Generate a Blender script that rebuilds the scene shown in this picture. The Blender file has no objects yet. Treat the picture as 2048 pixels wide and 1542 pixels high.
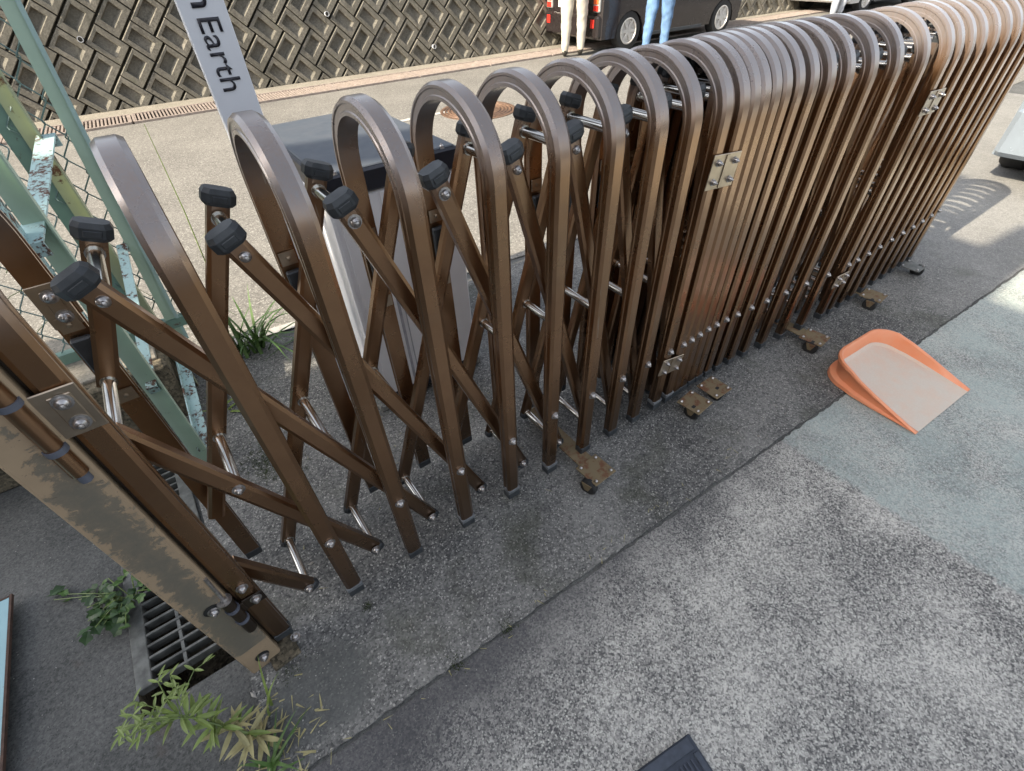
import bpy, bmesh, math, random
from mathutils import Vector, Matrix, Euler
random.seed(7)
PI = math.pi
SC = bpy.context.scene
COL = SC.collection
# ------------------------------------------------------------------ camera, world, sun, exposure
CAM = Vector((0.0, -0.72202, 1.39652))
RX = Vector((0.80665281, -0.59026077, -0.03005784))
RU = Vector((0.41955159, 0.53605768, 0.73254258))
RF = Vector((0.41627841, 0.60351834, -0.68005728))
cam_d = bpy.data.cameras.new('camera')
cam = bpy.data.objects.new('camera', cam_d)
COL.objects.link(cam)
m = Matrix((RX, RU, -RF)).transposed().to_4x4()
m.translation = CAM
cam.matrix_world = m
cam_d.sensor_width = 36.0
cam_d.lens = 956.01 / 2048 * 36
cam_d.clip_start = 0.02
cam_d.clip_end = 600
SC.camera = cam

SUN_TO = Vector((-0.82, -0.005, 0.55)).normalized()
w = bpy.data.worlds.new('World')
SC.world = w
w.use_nodes = True
nt = w.node_tree
nt.nodes.clear()
sky = nt.nodes.new('ShaderNodeTexSky')
sky.sky_type = 'NISHITA'
sky.sun_disc = False
sky.sun_elevation = math.asin(SUN_TO.z)
sky.sun_rotation = math.atan2(SUN_TO.x, SUN_TO.y)
sky.altitude = 50
sky.dust_density = 3.0
sky.ozone_density = 0.6
bg = nt.nodes.new('ShaderNodeBackground')
bg.inputs['Strength'].default_value = 0.15
wo = nt.nodes.new('ShaderNodeOutputWorld')
hs = nt.nodes.new('ShaderNodeHueSaturation')   # thin white haze in the sky
hs.inputs['Saturation'].default_value = 0.42
nt.links.new(sky.outputs[0], hs.inputs['Color'])
nt.links.new(hs.outputs[0], bg.inputs[0])
nt.links.new(bg.outputs[0], wo.inputs[0])
sd = bpy.data.lights.new('sun', 'SUN')
sd.energy = 4.6
sd.angle = math.radians(0.53)
sd.color = (1.0, 0.88, 0.70)
sun = bpy.data.objects.new('sun', sd)
COL.objects.link(sun)
sun.rotation_euler = (-SUN_TO).to_track_quat('-Z', 'Y').to_euler()
sun.location = (-8, 0, 9)
SC.view_settings.view_transform = 'Standard'
SC.view_settings.look = 'None'
SC.view_settings.gamma = 1.0
SC.view_settings.exposure = 1.38
SC.view_settings.use_curve_mapping = False
SC.render.engine = 'CYCLES'
SC.cycles.max_bounces = 6

# ------------------------------------------------------------------ helpers
def ray(px, py):
    return RF + (px - 1024) / 956.01 * RX - (py - 771) / 956.01 * RU
def zp(px, py, z=0.0):
    d = ray(px, py)
    return CAM + d * ((z - CAM.z) / d.z)
def yp(px, py, y):
    d = ray(px, py)
    return CAM + d * ((y - CAM.y) / d.y)

class MB:
    def __init__(s):
        s.v = []; s.f = []; s.m = []; s.mi = 0
    def add(s, vs, fs):
        o = len(s.v)
        s.v += [tuple(p) for p in vs]
        for f in fs:
            s.f.append([i + o for i in f]); s.m.append(s.mi)
        return s
    def box(s, c, d, M=None, ch=0.0):
        hx, hy, hz = d[0] / 2, d[1] / 2, d[2] / 2
        if ch > 0:
            bm = bmesh.new()
            bmesh.ops.create_cube(bm, size=1)
            for v in bm.verts:
                v.co = Vector((v.co.x * d[0], v.co.y * d[1], v.co.z * d[2]))
            bmesh.ops.bevel(bm, geom=bm.edges[:], offset=ch, segments=1, affect='EDGES')
            vs = [v.co.copy() for v in bm.verts]
            bm.verts.index_update()
            fs = [[v.index for v in f.verts] for f in bm.faces]
            bm.free()
        else:
            vs = [Vector((x, y, z)) for x in (-hx, hx) for y in (-hy, hy) for z in (-hz, hz)]
            fs = [[0, 1, 3, 2], [4, 6, 7, 5], [0, 4, 5, 1], [2, 3, 7, 6], [0, 2, 6, 4], [1, 5, 7, 3]]
        if M is not None:
            vs = [M @ v for v in vs]
        c = Vector(c)
        return s.add([v + c for v in vs], fs)
    def loft(s, rings, close=True, caps=True):
        n = len(rings[0]); o = len(s.v)
        for r in rings: s.v += [tuple(p) for p in r]
        for i in range(len(rings) - 1):
            for j in range(n if close else n - 1):
                k = (j + 1) % n
                s.f.append([o + i * n + j, o + i * n + k, o + (i + 1) * n + k, o + (i + 1) * n + j]); s.m.append(s.mi)
        if caps and close:
            s.f.append([o + j for j in range(n)][::-1]); s.m.append(s.mi)
            e = o + (len(rings) - 1) * n
            s.f.append([e + j for j in range(n)]); s.m.append(s.mi)
        return s
    def tube(s, path, r, n=8, caps=True):
        path = [Vector(p) for p in path]
        rs = r if isinstance(r, (list, tuple)) else [r] * len(path)
        rings = []; up = None
        for i, p in enumerate(path):
            t = (path[min(i + 1, len(path) - 1)] - path[max(i - 1, 0)]).normalized()
            if up is None:
                up = Vector((0, 0, 1)) if abs(t.z) < 0.9 else Vector((1, 0, 0))
            a = t.cross(up).normalized(); b = a.cross(t).normalized(); up = b
            rings.append([p + a * (math.cos(2 * PI * k / n) * rs[i]) + b * (math.sin(2 * PI * k / n) * rs[i]) for k in range(n)])
        return s.loft(rings, True, caps)
    def lathe(s, prof, n=16, M=None, c=(0, 0, 0)):
        c = Vector(c); rings = []
        for (r, z) in prof:
            ring = [Vector((r * math.cos(2 * PI * k / n), r * math.sin(2 * PI * k / n), z)) for k in range(n)]
            rings.append([(M @ p if M is not None else p) + c for p in ring])
        return s.loft(rings, True, True)
    def mesh(s, name, mats, smooth=False, fix=True, ang=38):
        me = bpy.data.meshes.new(name)
        me.from_pydata(s.v, [], s.f)
        for mm in (mats if isinstance(mats, (list, tuple)) else [mats]): me.materials.append(mm)
        me.polygons.foreach_set('material_index', s.m)
        if fix:
            bm = bmesh.new(); bm.from_mesh(me)
            bmesh.ops.recalc_face_normals(bm, faces=bm.faces[:])
            bm.to_mesh(me); bm.free()
        if smooth:
            me.polygons.foreach_set('use_smooth', [True] * len(me.polygons))
            try: me.set_sharp_from_angle(angle=math.radians(ang))
            except Exception: pass
        me.update()
        return me

def link(name, me, parent=None, loc=(0, 0, 0), rot=(0, 0, 0), scale=None):
    o = bpy.data.objects.new(name, me)
    COL.objects.link(o)
    o.location = loc; o.rotation_euler = rot
    if scale: o.scale = scale
    if parent: o.parent = parent
    return o
def tag(o, label=None, cat=None, group=None, kind=None):
    if label: o['label'] = label
    if cat: o['category'] = cat
    if group: o['group'] = group
    if kind: o['kind'] = kind
    return o
def thing(name, label, cat, loc=(0, 0, 0), rot=(0, 0, 0), group=None):
    o = link(name, None, None, loc, rot)
    return tag(o, label, cat, group)
def copy_tree(o, parent=None):
    c = o.copy(); COL.objects.link(c)
    if parent: c.parent = parent
    for ch in list(o.children): copy_tree(ch, c)
    return c

# ------------------------------------------------------------------ materials
class NT:
    def __init__(s, name):
        s.mat = bpy.data.materials.new(name); s.mat.use_nodes = True
        s.t = s.mat.node_tree
        s.p = s.t.nodes['Principled BSDF']
        s.pos = s.t.nodes.new('ShaderNodeNewGeometry').outputs['Position']
    def n(s, typ, **kw):
        x = s.t.nodes.new(typ)
        for k, v in kw.items(): setattr(x, k, v)
        return x
    def l(s, a, b): s.t.links.new(a, b)
    def noise(s, scale, detail=4, rough=0.55, vec=None, dist=0):
        x = s.n('ShaderNodeTexNoise'); x.inputs['Scale'].default_value = scale
        x.inputs['Detail'].default_value = detail; x.inputs['Roughness'].default_value = rough
        x.inputs['Distortion'].default_value = dist
        s.l(vec or s.pos, x.inputs['Vector']); return x.outputs['Fac']
    def voro(s, scale, out='Color', feature='F1', vec=None):
        x = s.n('ShaderNodeTexVoronoi', feature=feature); x.inputs['Scale'].default_value = scale
        s.l(vec or s.pos, x.inputs['Vector']); return x.outputs[out]
    def ramp(s, fac, stops):
        x = s.n('ShaderNodeValToRGB'); s.l(fac, x.inputs[0])
        e = x.color_ramp.elements
        while len(e) < len(stops): e.new(0.5)
        for i, (p, c) in enumerate(stops):
            e[i].position = p; e[i].color = (c, c, c, 1) if not isinstance(c, (tuple, list)) else (*c, 1)
        return x.outputs[0]
    def mix(s, fac, a, b, mode='MIX'):
        x = s.n('ShaderNodeMix', data_type='RGBA', blend_type=mode)
        for sock, val in ((x.inputs[0], fac), (x.inputs[6], a), (x.inputs[7], b)):
            if isinstance(val, (int, float)): sock.default_value = val
            elif isinstance(val, (tuple, list)): sock.default_value = (*val, 1)
            else: s.l(val, sock)
        return x.outputs[2]
    def math(s, op, a, b=0.0):
        x = s.n('ShaderNodeMath', operation=op)
        for sock, val in ((x.inputs[0], a), (x.inputs[1], b)):
            if isinstance(val, (int, float)): sock.default_value = val
            else: s.l(val, sock)
        return x.outputs[0]
    def bump(s, h, strength=0.3, dist=0.005):
        x = s.n('ShaderNodeBump'); x.inputs['Strength'].default_value = strength
        x.inputs['Distance'].default_value = dist
        s.l(h, x.inputs['Height']); s.l(x.outputs[0], s.p.inputs['Normal'])
    def map(s, sc=(1, 1, 1), vec=None):
        x = s.n('ShaderNodeMapping'); x.inputs['Scale'].default_value = sc
        s.l(vec or s.pos, x.inputs[0]); return x.outputs[0]
    def set(s, col=None, rough=None, metal=None, spec=None, coat=None):
        for nm, v in (('Base Color', col), ('Roughness', rough), ('Metallic', metal), ('Specular IOR Level', spec), ('Coat Weight', coat)):
            if v is None: continue
            i = s.p.inputs[nm]
            if isinstance(v, (int, float)): i.default_value = v
            elif isinstance(v, (tuple, list)): i.default_value = (*v, 1)
            else: s.l(v, i)
        return s.mat
def simple(name, c, rough=0.5, metal=0.0, var=0.25, scale=30, bump=0.0, bscale=200, c2=None, spec=None, coat=None):
    t = NT(name)
    f = t.noise(scale, 5)
    c2 = c2 or tuple(x * (1 - var) for x in c)
    col = t.mix(t.ramp(f, [(0.35, 0.0), (0.65, 1.0)]), c, c2)
    if bump: t.bump(t.noise(bscale, 3), bump, 0.002)
    r = t.math('ADD', t.math('MULTIPLY', t.noise(scale * 2.3, 4), 0.18), rough - 0.09)
    return t.set(col, r, metal, spec, coat)

# bronze anodised aluminium: brushed grain, dust, a few scratches
t = NT('bronze_aluminium')
f1 = t.noise(9, 5); f2 = t.noise(260, 3, vec=t.map((1, 1, 0.06)))
c = t.mix(t.ramp(f1, [(0.3, 0.0), (0.7, 1.0)]), (0.345, 0.198, 0.102), (0.27, 0.152, 0.079))
c = t.mix(t.ramp(t.noise(3.1, 6, 0.7), [(0.55, 0.0), (0.8, 0.3)]), c, (0.22, 0.17, 0.12))
c = t.mix(t.ramp(t.noise(420, 2), [(0.70, 0.0), (0.76, 0.5)]), c, (0.32, 0.25, 0.18))
# grey sky reflection painted into the bent tops, dark grime film low down
sep = t.n('ShaderNodeSeparateXYZ'); t.l(t.pos, sep.inputs[0])
zz = t.math('ADD', sep.outputs[2], t.math('MULTIPLY', t.math('SUBTRACT', t.noise(14, 6, 0.7), 0.5), 0.06))
sky_sheen = t.ramp(t.math('SUBTRACT', zz, 1.035), [(0.0, 0.0), (0.10, 1.0)])
sky_sheen = t.math('MULTIPLY', sky_sheen, t.math('ADD', t.math('MULTIPLY', f2, 0.4), 0.48))
c = t.mix(sky_sheen, c, (0.185, 0.20, 0.22))
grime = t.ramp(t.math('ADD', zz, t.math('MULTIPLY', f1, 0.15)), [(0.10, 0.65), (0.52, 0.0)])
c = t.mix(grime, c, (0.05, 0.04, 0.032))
mp_ = t.n('ShaderNodeMapping'); mp_.inputs['Scale'].default_value = (60, 60, 4.5); mp_.inputs['Rotation'].default_value = (0.5, 0.9, 0.2); t.l(t.pos, mp_.inputs[0])
c = t.mix(t.ramp(t.noise(1.0, 2, vec=mp_.outputs[0]), [(0.735, 0.0), (0.75, 0.55)]), c, (0.42, 0.36, 0.29))
t.bump(f2, 0.04, 0.001)
BRONZE = t.set(c, t.math('ADD', t.math('MULTIPLY', f1, 0.2), 0.19), t.math('SUBTRACT', 0.95, t.math('MULTIPLY', sky_sheen, 0.75)), 0.6, 0.4)
t.p.inputs['Coat Roughness'].default_value = 0.2
t.p.inputs['Coat IOR'].default_value = 1.6
BRONZE_D = simple('bronze_dark', (0.035, 0.024, 0.016), 0.42, 0.4, 0.3, 14)
CHROME = simple('chrome_tube', (0.62, 0.6, 0.56), 0.18, 1.0, 0.2, 25)
STEEL = simple('stainless_plate', (0.50, 0.41, 0.31), 0.34, 0.9, 0.25, 18)
BOLT = simple('zinc_bolt', (0.5, 0.48, 0.47), 0.3, 0.85, 0.4, 120)
BLACKP = simple('black_plastic', (0.022, 0.026, 0.03), 0.45, 0.0, 0.3, 40, c2=(0.04, 0.045, 0.05))
RUBBER = simple('rubber', (0.02, 0.02, 0.02), 0.75, 0, 0.3, 60, 0.2)
GREYP = simple('grey_plastic', (0.10, 0.11, 0.14), 0.5)
TAPE = simple('grey_tape', (0.17, 0.18, 0.19), 0.5, 0, 0.4, 60)
t = NT('rusty_zinc')
f = t.noise(30, 6, 0.65)
c = t.mix(t.ramp(f, [(0.50, 0.0), (0.62, 1.0)]), (0.20, 0.155, 0.09), (0.16, 0.075, 0.04))
t.bump(f, 0.4, 0.002)
RUSTZ = t.set(c, 0.7, 0.25)
# post: peeling tan coat over dull olive bronze
t = NT('peeling_post_paint')
f = t.noise(38, 10, 0.74, dist=0.4)
g = t.noise(3.5, 4)
k = t.math('ADD', t.math('MULTIPLY', f, 0.75), t.math('MULTIPLY', g, 0.45))
sep = t.n('ShaderNodeSeparateXYZ'); t.l(t.pos, sep.inputs[0])
edge = t.math('ABSOLUTE', t.math('SUBTRACT', sep.outputs[0], -0.305))
k = t.math('ADD', k, t.math('MULTIPLY', edge, 5.4))
lowz = t.math('MULTIPLY', t.math('LESS_THAN', sep.outputs[2], 0.12), 0.3)
k = t.math('ADD', k, lowz)
sun_hi = t.ramp(sep.outputs[2], [(0.60, 0.0), (0.9, 0.12)])  # sunlit upper shaft painted in as extra tan
k = t.math('ADD', k, sun_hi)
msk = t.ramp(k, [(0.735, 0.0), (0.765, 1.0)])
msk2 = t.ramp(t.math('ADD', k, t.math('MULTIPLY', t.math('SUBTRACT', t.noise(120, 6, 0.7), 0.5), 0.25)), [(0.60, 0.0), (0.80, 0.6)])
c = t.mix(msk2, (0.155, 0.14, 0.11), (0.25, 0.20, 0.14))
c = t.mix(msk, c, t.mix(t.noise(40, 5), (0.37, 0.275, 0.175), (0.29, 0.215, 0.14)))
c = t.mix(t.ramp(t.noise(150, 3, 0.6), [(0.66, 0.0), (0.72, 0.6)]), c, (0.09, 0.075, 0.06))
t.bump(msk, 0.5, 0.001)
PEEL = t.set(c, t.math('ADD', t.math('MULTIPLY', msk, 0.35), 0.38), 0.1)
# mint paint with rust
def rusty_paint(name, paint, lo, hi, scale=60):
    t = NT(name)
    f = t.math('ADD', t.math('MULTIPLY', t.noise(scale, 7, 0.7), 0.6), t.math('MULTIPLY', t.noise(scale * 0.15, 3), 0.4))
    m_ = t.ramp(f, [(lo, 0.0), (hi, 1.0)])
    rc = t.mix(t.noise(scale * 2, 3), (0.13, 0.055, 0.03), (0.07, 0.035, 0.025))
    c = t.mix(m_, t.mix(t.noise(12, 4), paint, tuple(x * 0.75 for x in paint)), rc)
    t.bump(m_, 0.4, 0.001)
    return t.set(c, t.math('ADD', t.math('MULTIPLY', m_, 0.35), 0.45), 0)
MINTRUST = rusty_paint('mint_paint_rusty', (0.42, 0.60, 0.60), 0.51, 0.56, 80)
MINTEDGE = rusty_paint('mint_edge', (0.36, 0.50, 0.48), 0.64, 0.7, 40)
MINTPLATE = rusty_paint('mint_plate', (0.30, 0.50, 0.55), 0.60, 0.66, 25)
GREENP = rusty_paint('pale_green_paint', (0.40, 0.53, 0.42), 0.64, 0.70, 40)
GREEND = rusty_paint('dark_green_paint', (0.16, 0.27, 0.22), 0.60, 0.66, 40)
SUNLITP = rusty_paint('sunlit_green_paint', (0.36, 0.40, 0.26), 0.55, 0.60, 30)  # green paint with the sun's yellow tint mixed into its colour
WIREG = simple('green_wire', (0.15, 0.23, 0.22), 0.5)
WHITEP = simple('white_panel', (0.74, 0.74, 0.75), 0.4, 0, 0.08, 6)
WHITES = simple('sign_white', (0.66, 0.68, 0.72), 0.35, 0, 0.05, 6)
LETTER = simple('letter_black', (0.02, 0.02, 0.03), 0.45)
LIDB = simple('lid_dark', (0.055, 0.068, 0.085), 0.62, 0, 0.35, 14, c2=(0.07, 0.08, 0.095))
LIDR = simple('lid_rim', (0.012, 0.014, 0.022), 0.4)
t = NT('orange_plastic')
f = t.noise(14, 6, 0.6)
c = t.mix(t.ramp(f, [(0.35, 0.0), (0.75, 0.6)]), (0.78, 0.27, 0.125), (0.74, 0.36, 0.22))
ORANGE = t.set(c, 0.5, 0)
t = NT('orange_dusty')
f = t.noise(18, 6, 0.65)
c = t.mix(t.ramp(f, [(0.25, 0.62), (0.6, 0.95)]), (0.66, 0.36, 0.22), t.mix(t.noise(160, 3, 0.7), (0.50, 0.45, 0.38), (0.60, 0.55, 0.48)))
ORANGED = t.set(c, 0.75, 0)

# --- ground materials
def ground_mat(name, dark, light, s1, s2, patch, fines=(0.02, 0.02, 0.02), bumpd=0.003, lights=None, rough=0.85, patchscale=2.2, bst=0.6, vw=0.36, rl=(0.3, 0.8)):
    t = NT(name)
    vc = t.voro(s1); sepc = t.n('ShaderNodeSeparateColor'); t.l(vc, sepc.inputs[0])
    n1 = t.noise(s2, 6, 0.7)
    p = t.noise(patchscale, 6, 0.62)
    k = t.math('ADD', t.math('MULTIPLY', sepc.outputs[0], vw), t.math('MULTIPLY', n1, 1.05 - vw))
    k = t.math('ADD', k, t.math('MULTIPLY', t.math('SUBTRACT', p, 0.5), patch))
    c = t.mix(t.ramp(k, [(rl[0], 0.0), (rl[1], 1.0)]), dark, light)
    # darker stones and bright grains
    d = t.ramp(t.voro(s1 * 0.55, 'Distance'), [(0.10, 1.0), (0.2, 0.0)])
    c = t.mix(t.math('MULTIPLY', d, 0.75), c, fines)
    if lights:
        c2 = t.voro(s1 * 1.3); sp = t.n('ShaderNodeSeparateColor'); t.l(c2, sp.inputs[0])
        c = t.mix(t.ramp(sp.outputs[1], [(0.93, 0.0), (0.95, 0.75)]), c, lights)
    h = t.math('ADD', t.math('MULTIPLY', n1, 0.6), t.math('MULTIPLY', sepc.outputs[1], 0.35))
    t.bump(h, bst, bumpd)
    t.set(c, rough, 0, 0.35)
    t.col = c
    return t
t = ground_mat('apron_concrete', (0.055, 0.056, 0.056), (0.23, 0.228, 0.215), 190, 60, 1.0, lights=(0.42, 0.41, 0.38), patchscale=2.0)
# mossy olive and damp dark stains with their own shapes
ms = t.ramp(t.noise(3.2, 5, 0.6), [(0.55, 0.0), (0.68, 0.55)])
c = t.mix(ms, t.col, (0.05, 0.055, 0.035))
sep = t.n('ShaderNodeSeparateXYZ'); t.l(t.pos, sep.inputs[0])
# apron turns paler past the end of the gate; smooth mortar patch by the post
xe = t.math('ADD', sep.outputs[0], t.math('MULTIPLY', t.math('SUBTRACT', t.noise(3, 5), 0.5), 0.5))
c = t.mix(t.ramp(t.math('SUBTRACT', xe, 2.6), [(0.0, 0.0), (1.2, 0.5)]), c, t.mix(t.noise(60, 5, 0.7), (0.20, 0.20, 0.19), (0.36, 0.35, 0.33)))
dx = t.math('SUBTRACT', sep.outputs[0], -0.22); dy = t.math('SUBTRACT', sep.outputs[1], -0.12)
rr = t.math('SQRT', t.math('ADD', t.math('MULTIPLY', dx, dx), t.math('MULTIPLY', t.math('MULTIPLY', dy, dy), 1.6)))
rr = t.math('ADD', rr, t.math('MULTIPLY', t.math('SUBTRACT', t.noise(12, 5), 0.5), 0.12))
c = t.mix(t.ramp(rr, [(0.11, 0.75), (0.16, 0.0)]), c, t.mix(t.noise(25, 5), (0.075, 0.08, 0.078), (0.11, 0.115, 0.11)))
t.set(c); APRON = t.mat
t = ground_mat('forecourt_concrete', (0.09, 0.09, 0.09), (0.555, 0.54, 0.495), 230, 120, 0.75, fines=(0.06, 0.06, 0.065), rl=(0.32, 0.78), lights=(0.62, 0.62, 0.56), patchscale=3.4, bst=0.8)
sep = t.n('ShaderNodeSeparateXYZ'); t.l(t.pos, sep.inputs[0])
# worn dark band of dirt along the joint
jd = t.math('ADD', sep.outputs[1], t.math('MULTIPLY', sep.outputs[0], 0.054))
jd = t.math('SUBTRACT', -0.262, jd)
jd = t.math('ADD', jd, t.math('MULTIPLY', t.math('SUBTRACT', t.noise(5.0, 5, 0.65), 0.5), 0.30))
jd = t.math('ADD', jd, t.math('MULTIPLY', sep.outputs[0], 0.14))
dirt = t.ramp(jd, [(0.05, 0.85), (0.30, 0.0)])
c = t.mix(dirt, t.col, (0.065, 0.065, 0.07))
# worn teal floor paint
px_ = t.math('ADD', sep.outputs[0], t.math('MULTIPLY', t.math('SUBTRACT', t.noise(45, 7, 0.75), 0.5), 0.09))
pm = t.ramp(t.math('SUBTRACT', px_, 1.46), [(0.0, 0.0), (0.02, 1.0)])
wear = t.ramp(t.math('ADD', t.math('MULTIPLY', t.noise(70, 6, 0.7), 0.6), t.math('MULTIPLY', t.noise(4.5, 4), 0.55)), [(0.42, 0.88), (0.72, 0.15)])
c = t.mix(t.math('MULTIPLY', pm, wear), c, (0.345, 0.405, 0.385))
t.set(c); FORE = t.mat
t = ground_mat('road_asphalt', (0.10, 0.095, 0.086), (0.235, 0.224, 0.20), 130, 40, 0.6, fines=(0.08, 0.076, 0.07), lights=(0.40, 0.385, 0.35), patchscale=1.1)
ROAD = t.set()
t = ground_mat('lot_asphalt', (0.045, 0.047, 0.046), (0.155, 0.155, 0.148), 230, 90, 0.8, patchscale=2.5, vw=0.2, bst=0.45)
rs = t.ramp(t.noise(4.2, 5, 0.65), [(0.60, 0.0), (0.72, 0.6)])
c = t.mix(rs, t.col, (0.07, 0.045, 0.032))
t.set(c); LOT = t.mat
t = ground_mat('kerb_concrete', (0.18, 0.165, 0.135), (0.32, 0.29, 0.24), 120, 30, 0.6, patchscale=3)
KERBC = t.set()
t = ground_mat('mossy_concrete', (0.04, 0.035, 0.024), (0.21, 0.175, 0.12), 120, 50, 1.0, patchscale=6)
MOSSY = t.set()
t = ground_mat('weathered_block', (0.10, 0.092, 0.075), (0.24, 0.22, 0.18), 80, 18, 0.9, fines=(0.10, 0.09, 0.075), patchscale=1.5, bumpd=0.004)
oi = t.n('ShaderNodeObjectInfo')
c = t.mix(t.math('MULTIPLY', oi.outputs['Random'], 0.5), t.col, (0.125, 0.118, 0.095))
# water streaks and moss on the old concrete
st_ = t.noise(1.0, 6, 0.65, vec=t.map((7, 7, 0.9)))
c = t.mix(t.ramp(st_, [(0.52, 0.0), (0.66, 0.5)]), c, (0.07, 0.066, 0.05))
c = t.mix(t.ramp(t.noise(6, 6, 0.7), [(0.60, 0.0), (0.72, 0.4)]), c, (0.09, 0.10, 0.05))
c = t.mix(t.ramp(t.noise(22, 5, 0.7), [(0.62, 0.0), (0.74, 0.5)]), c, (0.33, 0.31, 0.27))
t.set(c); BLOCKM = t.mat
t = ground_mat('block_grey', (0.10, 0.10, 0.095), (0.30, 0.30, 0.28), 150, 40, 0.6)
CBLOCK = t.set()
DARKM = simple('dark_pit', (0.015, 0.015, 0.014), 0.9)
GRATEM = simple('grate_galvanised', (0.16, 0.165, 0.155), 0.6, 0.3, 0.5, 35)
GRATEB = simple('grate_rusty_brown', (0.33, 0.275, 0.24), 0.65, 0.1, 0.35, 25)
IRONM = simple('manhole_iron', (0.19, 0.115, 0.075), 0.55, 0.3, 0.5, 30, 0.3, 90)
PAINTW = simple('worn_white_line', (0.5, 0.48, 0.44), 0.7, 0, 0.4, 20)
LEAFD = simple('leaf_dark', (0.035, 0.085, 0.02), 0.5, 0, 0.5, 40)
LEAFG = simple('leaf_green', (0.075, 0.15, 0.03), 0.5, 0, 0.35, 30)
LEAFY = simple('leaf_yellow_green', (0.19, 0.26, 0.06), 0.5, 0, 0.35, 30)
LEAFW = simple('leaf_withered', (0.40, 0.36, 0.17), 0.6, 0, 0.35, 40)
STEMG = simple('stem_green', (0.14, 0.2, 0.05), 0.5)
MOSSM = simple('moss_green', (0.035, 0.05, 0.014), 0.95, 0, 0.5, 90, 0.6)
STONE = simple('pebble_pale', (0.42, 0.41, 0.39), 0.7, 0, 0.5, 12, c2=(0.22, 0.20, 0.17))

# ------------------------------------------------------------------ ground, road, forecourt, gutter
def struct(name, mb, mats, smooth=False):
    return tag(link(name, mb.mesh(name, mats, smooth, fix=False)), kind='structure')
def sheet(xs, ys, holes, z):
    b = MB()
    for i in range(len(xs) - 1):
        for j in range(len(ys) - 1):
            if (i, j) in holes: continue
            b.add([(xs[i], ys[j], z), (xs[i + 1], ys[j], z), (xs[i + 1], ys[j + 1], z), (xs[i], ys[j + 1], z)], [[0, 1, 2, 3]])
    return b
GX0, GX1, GY0, GY1 = -0.60, -0.365, 0.10, 1.18
struct('ground', sheet([-150, GX0, GX1, 150], [-150, GY0, GY1, 250], {(1, 1)}, 0.0), LOT)
b = MB()
b.add([(GX0, GY0, 0), (GX1, GY0, 0), (GX1, GY1, 0), (GX0, GY1, 0), (GX0, GY0, -.32), (GX1, GY0, -.32), (GX1, GY1, -.32), (GX0, GY1, -.32)],
      [[0, 1, 5, 4], [1, 2, 6, 5], [2, 3, 7, 6], [3, 0, 4, 7], [4, 5, 6, 7]])
struct('gutter', b, MOSSY)
# rough-edged sheets
def ragged(xa, xb, n, fy, amp):
    out = []
    for i in range(n + 1):
        x = xa + (xb - xa) * i / n
        out.append((x, fy(x) + random.uniform(-amp, amp)))
    return out
jy = lambda x: -0.268 - 0.052 * x
def strip(name, lower, upper, z, mat, drop=True):
    b = MB(); n = len(lower)
    vs = [(x, y, z) for x, y in lower] + [(x, y, z) for x, y in upper]
    fs = [[i, i + 1, n + i + 1, n + i] for i in range(n - 1)]
    if drop:
        o = len(vs)
        vs += [(x, y, 0.0005) for x, y in lower] + [(x, y, 0.0005) for x, y in upper]
        fs += [[i + 1, i, o + i, o + i + 1] for i in range(n - 1)] + [[n + i, n + i + 1, o + n + i + 1, o + n + i] for i in range(n - 1)]
    b.add(vs, fs)
    return struct(name, b, mat)
N_ = 420
lo = ragged(-0.355, 8.0, N_, lambda x: jy(x) + 0.006, 0.0035)
up = [(x, 1.50 - 0.10 * min(x, 5)) for x, y in lo]
strip('concrete_apron', lo, up, 0.008, APRON)
up2 = [(x, jy(x) - 0.004 + random.uniform(-0.0035, 0.0035)) for x, y in lo]
strip('forecourt_slab', [(x, -6.0) for x, y in lo], up2, 0.004, FORE)
rl = [(-60 + i * 1.5, 0) for i in range(100)]
def road_edge(x): return 1.56 - 0.10 * max(min(x, 5), -1.5)
strip('road', [(x, road_edge(x)) for x, y in rl], [(x, 6.69 - 0.036 * x) for x, y in rl], 0.006, ROAD, False)
strip('gutter_kerb', [(x, 7.17 - 0.036 * x) for x, y in rl], [(x, 7.75 - 0.045 * x) for x, y in rl], 0.012, KERBC, True)
strip('drain_bed', [(x, 6.69 - 0.036 * x) for x, y in rl], [(x, 7.17 - 0.036 * x) for x, y in rl], 0.002, DARKM, False)
struct('road_line', MB().add([(-0.33, 1.60, .010), (0.55, 1.495, .010), (0.55, 1.545, .010), (-0.33, 1.66, .010)], [[0, 1, 2, 3]]), PAINTW)
struct('road_line', MB().add([(2.35, 4.62, .010), (2.95, 4.60, .010), (2.95, 4.68, .010), (2.35, 4.70, .010)], [[0, 1, 2, 3]]), PAINTW)

# ------------------------------------------------------------------ building added out of view to cast the shade (left of the camera)
SH = lambda z: Vector((SUN_TO.x, SUN_TO.y)) * (z / SUN_TO.z)
BH = 5.0
sx, sy = SH(BH)
PLASTER = simple('shade_building_plaster', (0.14, 0.115, 0.09), 0.8, 0, 0.12, 3)
GLASSD = simple('shade_building_glass', (0.05, 0.06, 0.07), 0.1)
ROOFM = simple('shade_building_grey', (0.3, 0.3, 0.3), 0.7)
bld = thing('shade_building', 'dark plastered building added out of view at left to shade the gate and forecourt', 'shade_building')
def gline(x): return 1.235 - 0.29 * x        # ground line where the wall's shade ends
xe1, xe2 = 3.15 + sx, 3.95 + sx
def corner(x, y): return (x + sx, y + sy)
poly = [corner(-6.5, gline(-6.5)), corner(2.7, gline(2.7)), corner(4.9, 0.42), corner(4.9, 0.25), corner(3.75, 0.25), corner(3.75, -0.22), corner(4.25, -0.26), corner(4.25, -0.45), corner(3.15, -0.45), corner(3.15, -9), corner(-6.5, -9)]  # outline stepped to leave the sun patches on the right
bb = MB(); n = len(poly)
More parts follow.
